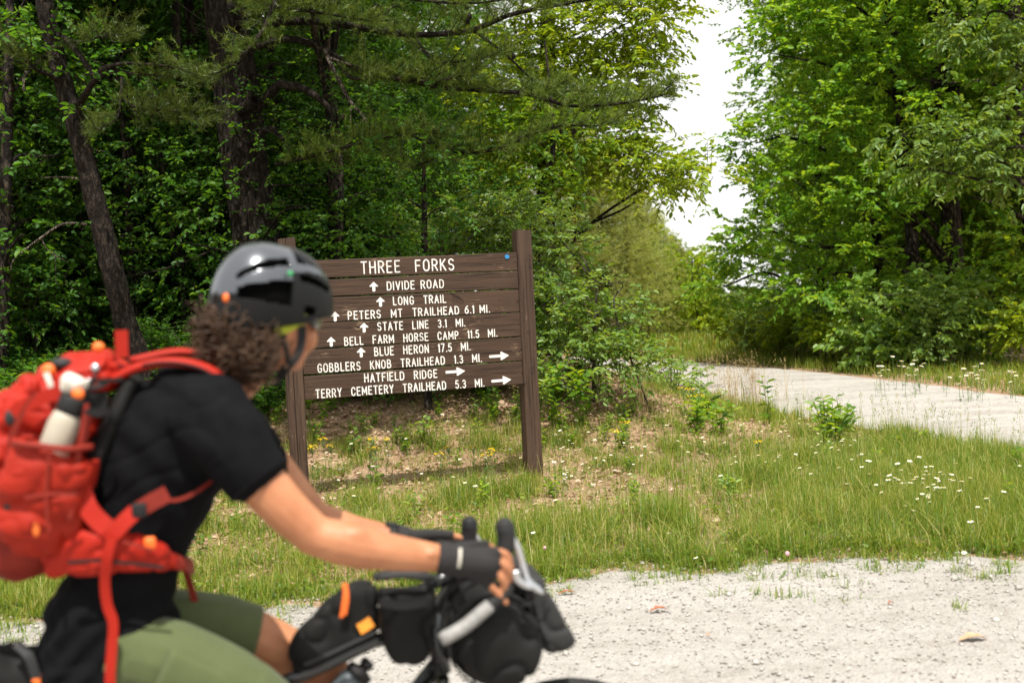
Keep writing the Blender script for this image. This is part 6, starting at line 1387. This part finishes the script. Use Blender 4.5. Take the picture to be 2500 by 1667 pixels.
# --- things in the pack's side pocket
wb0 = Q(118, 1140, -.19); bot = thing('water_bottle', 'cream water bottle with a black lid in the backpack’s side pocket', 'bottle', wb0); axb = norm(Q(172, 990, -.2) - Q(120, 1110, -.2)); e = Q(168, 1005, -.198)
b = MB(); P0 = wb0 - axb * .05; b.tube([P0, P0 + axb * .012, e - axb * .03, e - axb * .012, e], [.028, .032, .032, .029, .024], 22); put('body', b.mesh('body', M['bottle'], True, wb0), bot)
b = MB(); b.tube([e - axb * .004, e + axb * .004, e + axb * .03, e + axb * .034], [.026, .029, .029, .026], 22); b.tube(_dense([e + axb * .03 - BF * .02, e + axb * .055, e + axb * .03 + BF * .02], 5), .006, 8); put('lid', b.mesh('lid', M['blackrub'], True, wb0), bot)
cl0 = Q(188, 950, -.2); c = thing('cloth_pouch', 'small bunched white cloth pouch hung at the backpack’s top', 'pouch', cl0); b = MB(); b.ball(Q(172, 928, -.2), (.022, .018, .016)); b.ball(Q(190, 938, -.2), (.026, .02, .017)); b.ball(Q(165, 940, -.2), (.016, .014, .02)); put('pouch', finish(remesh(b, .004, 3), 'pouch', M['white'], cl0, lambda V: (n3(V, 60) - .5) * .01), c)
b = MB(); b.ball(Q(190, 962, -.215), (.014, .01, .013)); put('toggle', b.mesh('toggle', M['orange'], True, cl0), c)

# --- bicycle
bb0 = PB(.3, 0, 0); bike = thing('bicycle', 'black gravel bicycle with drop handlebar, loaded with bags, under the cyclist', 'bicycle', bb0)
hbc = sloc(Q(1085, 1375, 0)); FS, RSx, WR = sloc(Q(1360, 1655, 0))[0] - .0, -.12, .322
fz = sloc(Q(1360, 1657, 0))[2] - WR; fz = WR if fz < .28 or fz > .4 else fz
FA, RA, BBp = PB(FS, 0, WR), PB(RSx, 0, WR), PB(RSx + .43, 0, .28)
HT1, HT0 = Q(1052, 1500, 0), Q(1080, 1640, 0)
STt = Q(255, 1700, 0)
b = MB(); b.tube([Q(1058, 1540), Q(916, 1562), Q(726, 1652), Q(560, 1712)], .018, 12); b.tube([HT1, HT0], .024, 14); b.tube([HT0 + (HT1 - HT0) * .2, BBp], .022, 12); b.tube([BBp, STt], .017, 12)
for s_ in (-1, 1): b.tube([BBp + BL * .03 * s_, RA + BL * .065 * s_], .011, 8); b.tube([STt * .8 + BBp * .2, RA + BL * .065 * s_], .009, 8)
put('frame', b.mesh('frame', M['frame'], True, bb0), bike)
b = MB(); crown_ = HT0 + (HT0 - HT1) * .12
for s_ in (-1, 1): b.tube(_dense([crown_, crown_ + BL * .05 * s_ - ZZ * .05, (crown_ + FA) * .5 + BL * .058 * s_, FA + BL * .055 * s_], 4), .015, 10)
put('fork', b.mesh('fork', M['frame'], True, bb0), bike)
for c in (FA, RA):
    b = MB(); n = 56; rs = []
    for k in range(n):
        a = 2 * math.pi * k / n; d_ = math.cos(a) * BF + math.sin(a) * ZZ; ctr = c + d_ * (WR - .021); rs.append(np.array([ctr + d_ * .021 * math.cos(q) * (1 + .05 * ((k % 2) * (math.cos(q) > .5))) + BL * .021 * math.sin(q) for q in np.linspace(0, 2 * math.pi, 12, endpoint=False)]))
    b.loft(rs + rs[:1], False); ty = put('tyre', b.mesh('tyre', M['blackrub'], True, bb0), bike)
    b = MB(); rs = []
    for k in range(48):
        a = 2 * math.pi * k / 48; d_ = math.cos(a) * BF + math.sin(a) * ZZ; rs.append(np.array([c + d_ * (WR - .058) + BL * .012, c + d_ * (WR - .036) + BL * .014, c + d_ * (WR - .036) - BL * .014, c + d_ * (WR - .058) - BL * .012]))
    b.loft(rs + rs[:1], False); b.tube([c - BL * .05, c + BL * .05], .018, 10)
    for k in range(24): a = 2 * math.pi * k / 24; d_ = math.cos(a) * BF + math.sin(a) * ZZ; b.tube([c + BL * .025 * (1 if k % 2 else -1), c + d_ * (WR - .05)], .0011, 3)
    put('rim', b.mesh('rim', M['frame'], False, bb0), ty)
b = MB(); b.tube([BBp - BL * .05, BBp + BL * .05], .02, 12)
for an, sg in ((RAN, -1), (LAN, 1)):
    p = an + BF * .07 - ZZ * .09; b.tube([BBp + BL * .055 * sg, np.array([p[0], p[1], p[2]]) + 0 * BL], [.014, .011], 8); b.box(p, (.07, .08, .018), np.stack([BF, BL, ZZ], 1), .004)
for k in range(40): a = 2 * math.pi * k / 40; b.tube([BBp - BL * .045 + (math.cos(a) * BF + math.sin(a) * ZZ) * .075, BBp - BL * .045 + (math.cos(a) * BF + math.sin(a) * ZZ) * .09], .004, 4)
put('crankset', b.mesh('crankset', M['frame'], True, bb0), bike)
b = MB(); sc0 = Q(255, 1640, 0); loft_along(b, [sc0 - BF * .13, sc0 - BF * .09, sc0, sc0 + BF * .08, sc0 + BF * .14], [.06, .07, .05, .025, .016], [.012, .02, .02, .018, .012], BL, 16); b.tube([sc0 - ZZ * .02, STt], .0135, 10)
put('saddle', b.mesh('saddle', M['blackrub'], True, bb0), bike)
# stem, drop handlebar, hoods, levers
BC = Q(1118, 1398, 0); b = MB(); b.tube([HT1 + (HT1 - HT0) * .55, HT1], .017, 10); b.tube([HT1 + (HT1 - HT0) * .5, BC], .018, 10); put('stem', b.mesh('stem', M['frame'], True, bb0), bike)
def drop(sg):
    if sg < 0: return [BC, Q(1128, 1400, -.1), Q(1140, 1392, -.185), Q(1185, 1388, -.205), Q(1228, 1402, -.212), Q(1238, 1436, -.222), Q(1205, 1468, -.232), Q(1140, 1524, -.24), Q(1076, 1562, -.246)]
    return [BC, BC + BL * .1, BC + BL * .185, BC + BL * .2 + BF * .05, BC + BL * .208 + BF * .095 - ZZ * .015, BC + BL * .218 + BF * .1 - ZZ * .05, BC + BL * .228 + BF * .07 - ZZ * .085, BC + BL * .235 + BF * .01 - ZZ * .13, BC + BL * .24 - BF * .05 - ZZ * .16]
b = MB()
for sg in (-1, 1):
    P = _dense(drop(sg), 6); b.tube(P[:40 if sg < 0 else len(P)], .0155, 12)
hbar = put('handlebar', b.mesh('handlebar', M['tape'], True, bb0), bike)
b = MB(); P = _dense(drop(-1), 6); b.tube(P[37:], np.r_[.016, np.full(len(P) - 39, .0162), .0135], 12); put('bar_end', b.mesh('bar_end', M['barend'], True, bb0), hbar)
for sg in (-1, 1):
    if sg < 0: PP = [Q(1176, 1372, -.205), Q(1212, 1366, -.207), Q(1232, 1340, -.207), Q(1236, 1310, -.207), Q(1232, 1286, -.207)]
    else: PP = [Q(1075, 1345, .207), Q(1112, 1340, .207), Q(1138, 1322, .207), Q(1146, 1298, .207), Q(1146, 1279, .207)]
    b = MB(); limb(b, PP, [.018, .02, .022, .022, .0225], 12); hd = put('brake_hood', b.mesh('brake_hood', M['tape'] if sg < 0 else M['blackrub'], True, bb0), bike)
    LV = [Q(1246, 1300, -.21), Q(1262, 1335, -.212), Q(1276, 1380, -.215), Q(1290, 1418, -.222), Q(1326, 1448, -.228)] if sg < 0 else [Q(1158, 1300, .21), Q(1170, 1330, .212), Q(1182, 1380, .215), Q(1200, 1410, .222)]
    b = MB(); Pd = _dense(LV, 5); T = norm(np.gradient(Pd, axis=0)); b.loft([ell_ring(p, t_, BL, .0085, w_, 12, 2) for p, t_, w_ in zip(Pd, T, np.interp(np.linspace(0, 1, len(Pd)), [0, .3, .7, .9, 1], [.006, .0095, .0075, .009, .005]))])
    lv = put('brake_lever', b.mesh('brake_lever', M['alloy'], True, bb0), bike)
    if sg < 0:
        b = MB(); Pd = _dense([Q(1258, 1392, -.232), Q(1262, 1412, -.234), Q(1282, 1428, -.234), Q(1300, 1434, -.234)], 4); b.tube(Pd, np.linspace(.012, .006, len(Pd)), 10); put('shift_paddle', b.mesh('shift_paddle', M['alloy'], True, bb0), lv)
b = MB()
for P in ([Q(1176, 1400, -.19), Q(1110, 1430, -.2), Q(1062, 1500, -.09), Q(1060, 1600, -.03), Q(1068, 1680, -.03)], [Q(1200, 1405, -.19), Q(1110, 1460, -.16), Q(1090, 1560, -.06), Q(1058, 1660, -.03)], [Q(1150, 1330, .18), Q(1120, 1440, .12), Q(1095, 1560, .04), Q(1090, 1660, .03)]): b.tube(_dense(P, 5), .003, 6)
put('cable', b.mesh('cable', M['blackrub'], True, bb0), bike)

# --- bags strapped to the bicycle
def bag_profile(name, label, cat, prof, lat0, lat1, mat, rnd=.014, disp=.006, vox=.006):
    """a soft bag with the given side outline (photo positions), from lat0 to lat1 across the bicycle"""
    P = np.array([Q(u, v, 0) for u, v in prof]); c = P.mean(0); b = MB(); rs = []
    for t_, k in ((0, .72), (.08, .9), (.2, .985), (.5, 1.03), (.8, .985), (.92, .9), (1, .72)):
        rs.append(_dense(np.vstack([c + (P - c) * k, c + (P[:1] - c) * k]), 4)[:-1] + BL * (lat0 + (lat1 - lat0) * t_))
    b.loft(rs); base_ = c - ZZ * .08; root = thing(name, label, cat, base_)
    put('bag', finish(remesh(b, vox, 3), 'bag', mat, base_, lambda V: (n3(V, 12, 5) - .5) * disp * 2.4 - crease(V, 17, 4) ** 7 * disp * 1.6), root); return root, base_
tb, tb0 = bag_profile('top_tube_bag', 'black wedge-shaped bag with orange zip pull on the bicycle’s top tube', 'bag', [(702, 1600), (712, 1568), (745, 1526), (800, 1466), (850, 1422), (885, 1412), (916, 1426), (924, 1480), (922, 1546), (860, 1578), (790, 1610), (722, 1642)], -.034, .034, M['blackfab'])
strap_strip([Q(840, 1424, -.048), Q(842, 1445, -.052), Q(838, 1478, -.054), Q(833, 1506, -.052)], .009, .005, M['orange'], 'zip_pull', tb, tb0); strap_strip([Q(846, 1424, -.05), Q(849, 1460, -.055), Q(843, 1500, -.055)], .006, .004, M['orange'], 'zip_pull', tb, tb0)
strap_strip([Q(876, 1536, -.042), Q(893, 1526, -.043), Q(908, 1516, -.043)], .026, .003, simple('orange_label', (.75, .27, .02), .6, var=.25, nscale=120), 'label_patch', tb, tb0)
strap_strip([Q(742, 1622, -.043), Q(800, 1596, -.043), Q(915, 1542, -.043)], .008, .003, M['greyfab'], 'piping', tb, tb0)
sb_, sb0 = bag_profile('stem_bag', 'soft black mesh-pocketed pouch hanging beside the handlebar stem', 'bag', [(912, 1412), (980, 1406), (1045, 1412), (1050, 1480), (1040, 1560), (1015, 1592), (960, 1592), (932, 1560), (918, 1480)], -.13, -.035, M['blackfab'], disp=.01)
b = MB(); b.tube(_dense([Q(920, 1410, -.13), Q(980, 1404, -.14), Q(1045, 1410, -.13), Q(1042, 1404, -.05), Q(980, 1398, -.03), Q(922, 1404, -.05), Q(920, 1410, -.13)], 4), .008, 8); put('rim', b.mesh('rim', M['greyfab'], True, sb0), sb_)
strap_strip([Q(925, 1470, -.142), Q(985, 1478, -.146), Q(1044, 1468, -.142)], .02, .004, M['greyfab'], 'pocket_band', sb_, sb0)
# handlebar roll: a round dry bag across the bars
rc = Q(1185, 1533, 0); rr_ = MB(); cs = [-.235, -.225, -.2, -.1, 0, .1, .2, .225, .235]; rad_ = [.055, .085, .102, .107, .108, .107, .102, .085, .055]
rr_.loft([np.array([rc + BL * l_ * .86 + (math.cos(a) * BF + math.sin(a) * ZZ) * r_ for a in np.linspace(0, 2 * math.pi, 26, endpoint=False)]) for l_, r_ in zip(cs, rad_)])
roll = thing('handlebar_bag', 'round black roll bag strapped below the drop handlebar', 'bag', rc); put('bag', finish(remesh(rr_, .007, 3), 'bag', M['blackfab'], rc, lambda V: (n3(V, 10, 8) - .5) * .022 - crease(V * np.array([1, .5, 1]), 16, 4) ** 6 * .014), roll)
for l_ in (-.11, .1):
    b = MB(); rs = [];
    for k in range(33):
        a = 2 * math.pi * k / 32; d_ = math.cos(a) * BF + math.sin(a) * ZZ; p = rc + BL * l_ + d_ * .112; rs.append(np.array([p - BL * .011, p - BL * .011 + d_ * .004, p + BL * .011 + d_ * .004, p + BL * .011]))
    b.loft(rs, False); put('strap', b.mesh('strap', M['greyfab'], False, rc), roll)
b = MB(); b.tube(_dense([Q(1290, 1560, -.12), Q(1296, 1590, -.13), Q(1290, 1630, -.13), Q(1274, 1625, -.13), Q(1282, 1590, -.13)], 5), .0035, 6); b.tube(_dense([Q(1166, 1634, -.12), Q(1155, 1665, -.12), Q(1140, 1700, -.12)], 4), .0035, 6); b.tube(_dense([Q(1226, 1622, -.12), Q(1226, 1670, -.12), Q(1218, 1710, -.12)], 4), .0035, 6)
put('cord', b.mesh('cord', M['blackrub'], True, rc), roll)
fp_, fp0 = bag_profile('front_pouch', 'charcoal accessory pouch hanging ahead of the handlebar roll', 'bag', [(1244, 1372), (1275, 1368), (1300, 1390), (1340, 1460), (1374, 1524), (1376, 1548), (1342, 1572), (1300, 1562), (1268, 1500), (1250, 1440)], -.14, .12, M['greyfab'])
strap_strip([Q(1262, 1480, -.155), Q(1300, 1470, -.16), Q(1345, 1450, -.155)], .004, .003, M['blackrub'], 'seam', fp_, fp0)
# frame bottle
wc = Q(905, 1668, -.0); axw = norm(BBp - HT0); axw = axw if axw[2] > 0 else -axw; e = Q(878, 1640, 0); bt = thing('bike_bottle', 'black-capped cycling bottle in the cage below the top tube', 'bottle', e - axw * .17)
b = MB(); b.tube([e - axw * .17, e - axw * .16, e - axw * .03, e - axw * .012], [.032, .036, .036, .03], 20); put('body', b.mesh('body', simple('smoky_bottle', (.1, .12, .13), .3, var=.3, nscale=40), True, e - axw * .17), bt)
b = MB(); b.tube([e - axw * .012, e + axw * .006, e + axw * .012, e + axw * .03], [.034, .034, .014, .012], 18); b.tube([e + axw * .02, e + axw * .035], [.018, .016], 14); put('cap', b.mesh('cap', M['blackrub'], True, e - axw * .17), bt)
# saddle bag
sdc = Q(-10, 1660, 0); b = MB(); loft_along(b, [sdc - BF * .28, sdc - BF * .22, sdc - BF * .08, sdc + BF * .06, sdc + BF * .16, sdc + BF * .21], [.05, .085, .1, .085, .05, .03], [.05, .085, .095, .07, .04, .025], BL, 20, 2.5)
sd = thing('saddle_bag', 'black seat pack with an orange tag behind the rider’s hips', 'bag', sdc); put('bag', finish(remesh(b, .007, 3), 'bag', M['blackfab'], sdc, lambda V: np.sin(((V - sdc) @ BF) * 70 + n3(V, 10) * 14) * .004 + (n3(V, 18) - .5) * .016), sd)
strap_strip([Q(82, 1652, -.1), Q(100, 1660, -.098), Q(118, 1668, -.09)], .02, .006, M['orange'], 'tag', sd, sdc)
strap_strip([Q(40, 1570, -.08), Q(70, 1600, -.1), Q(90, 1660, -.1)], .02, .005, M['greyfab'], 'strap', sd, sdc)
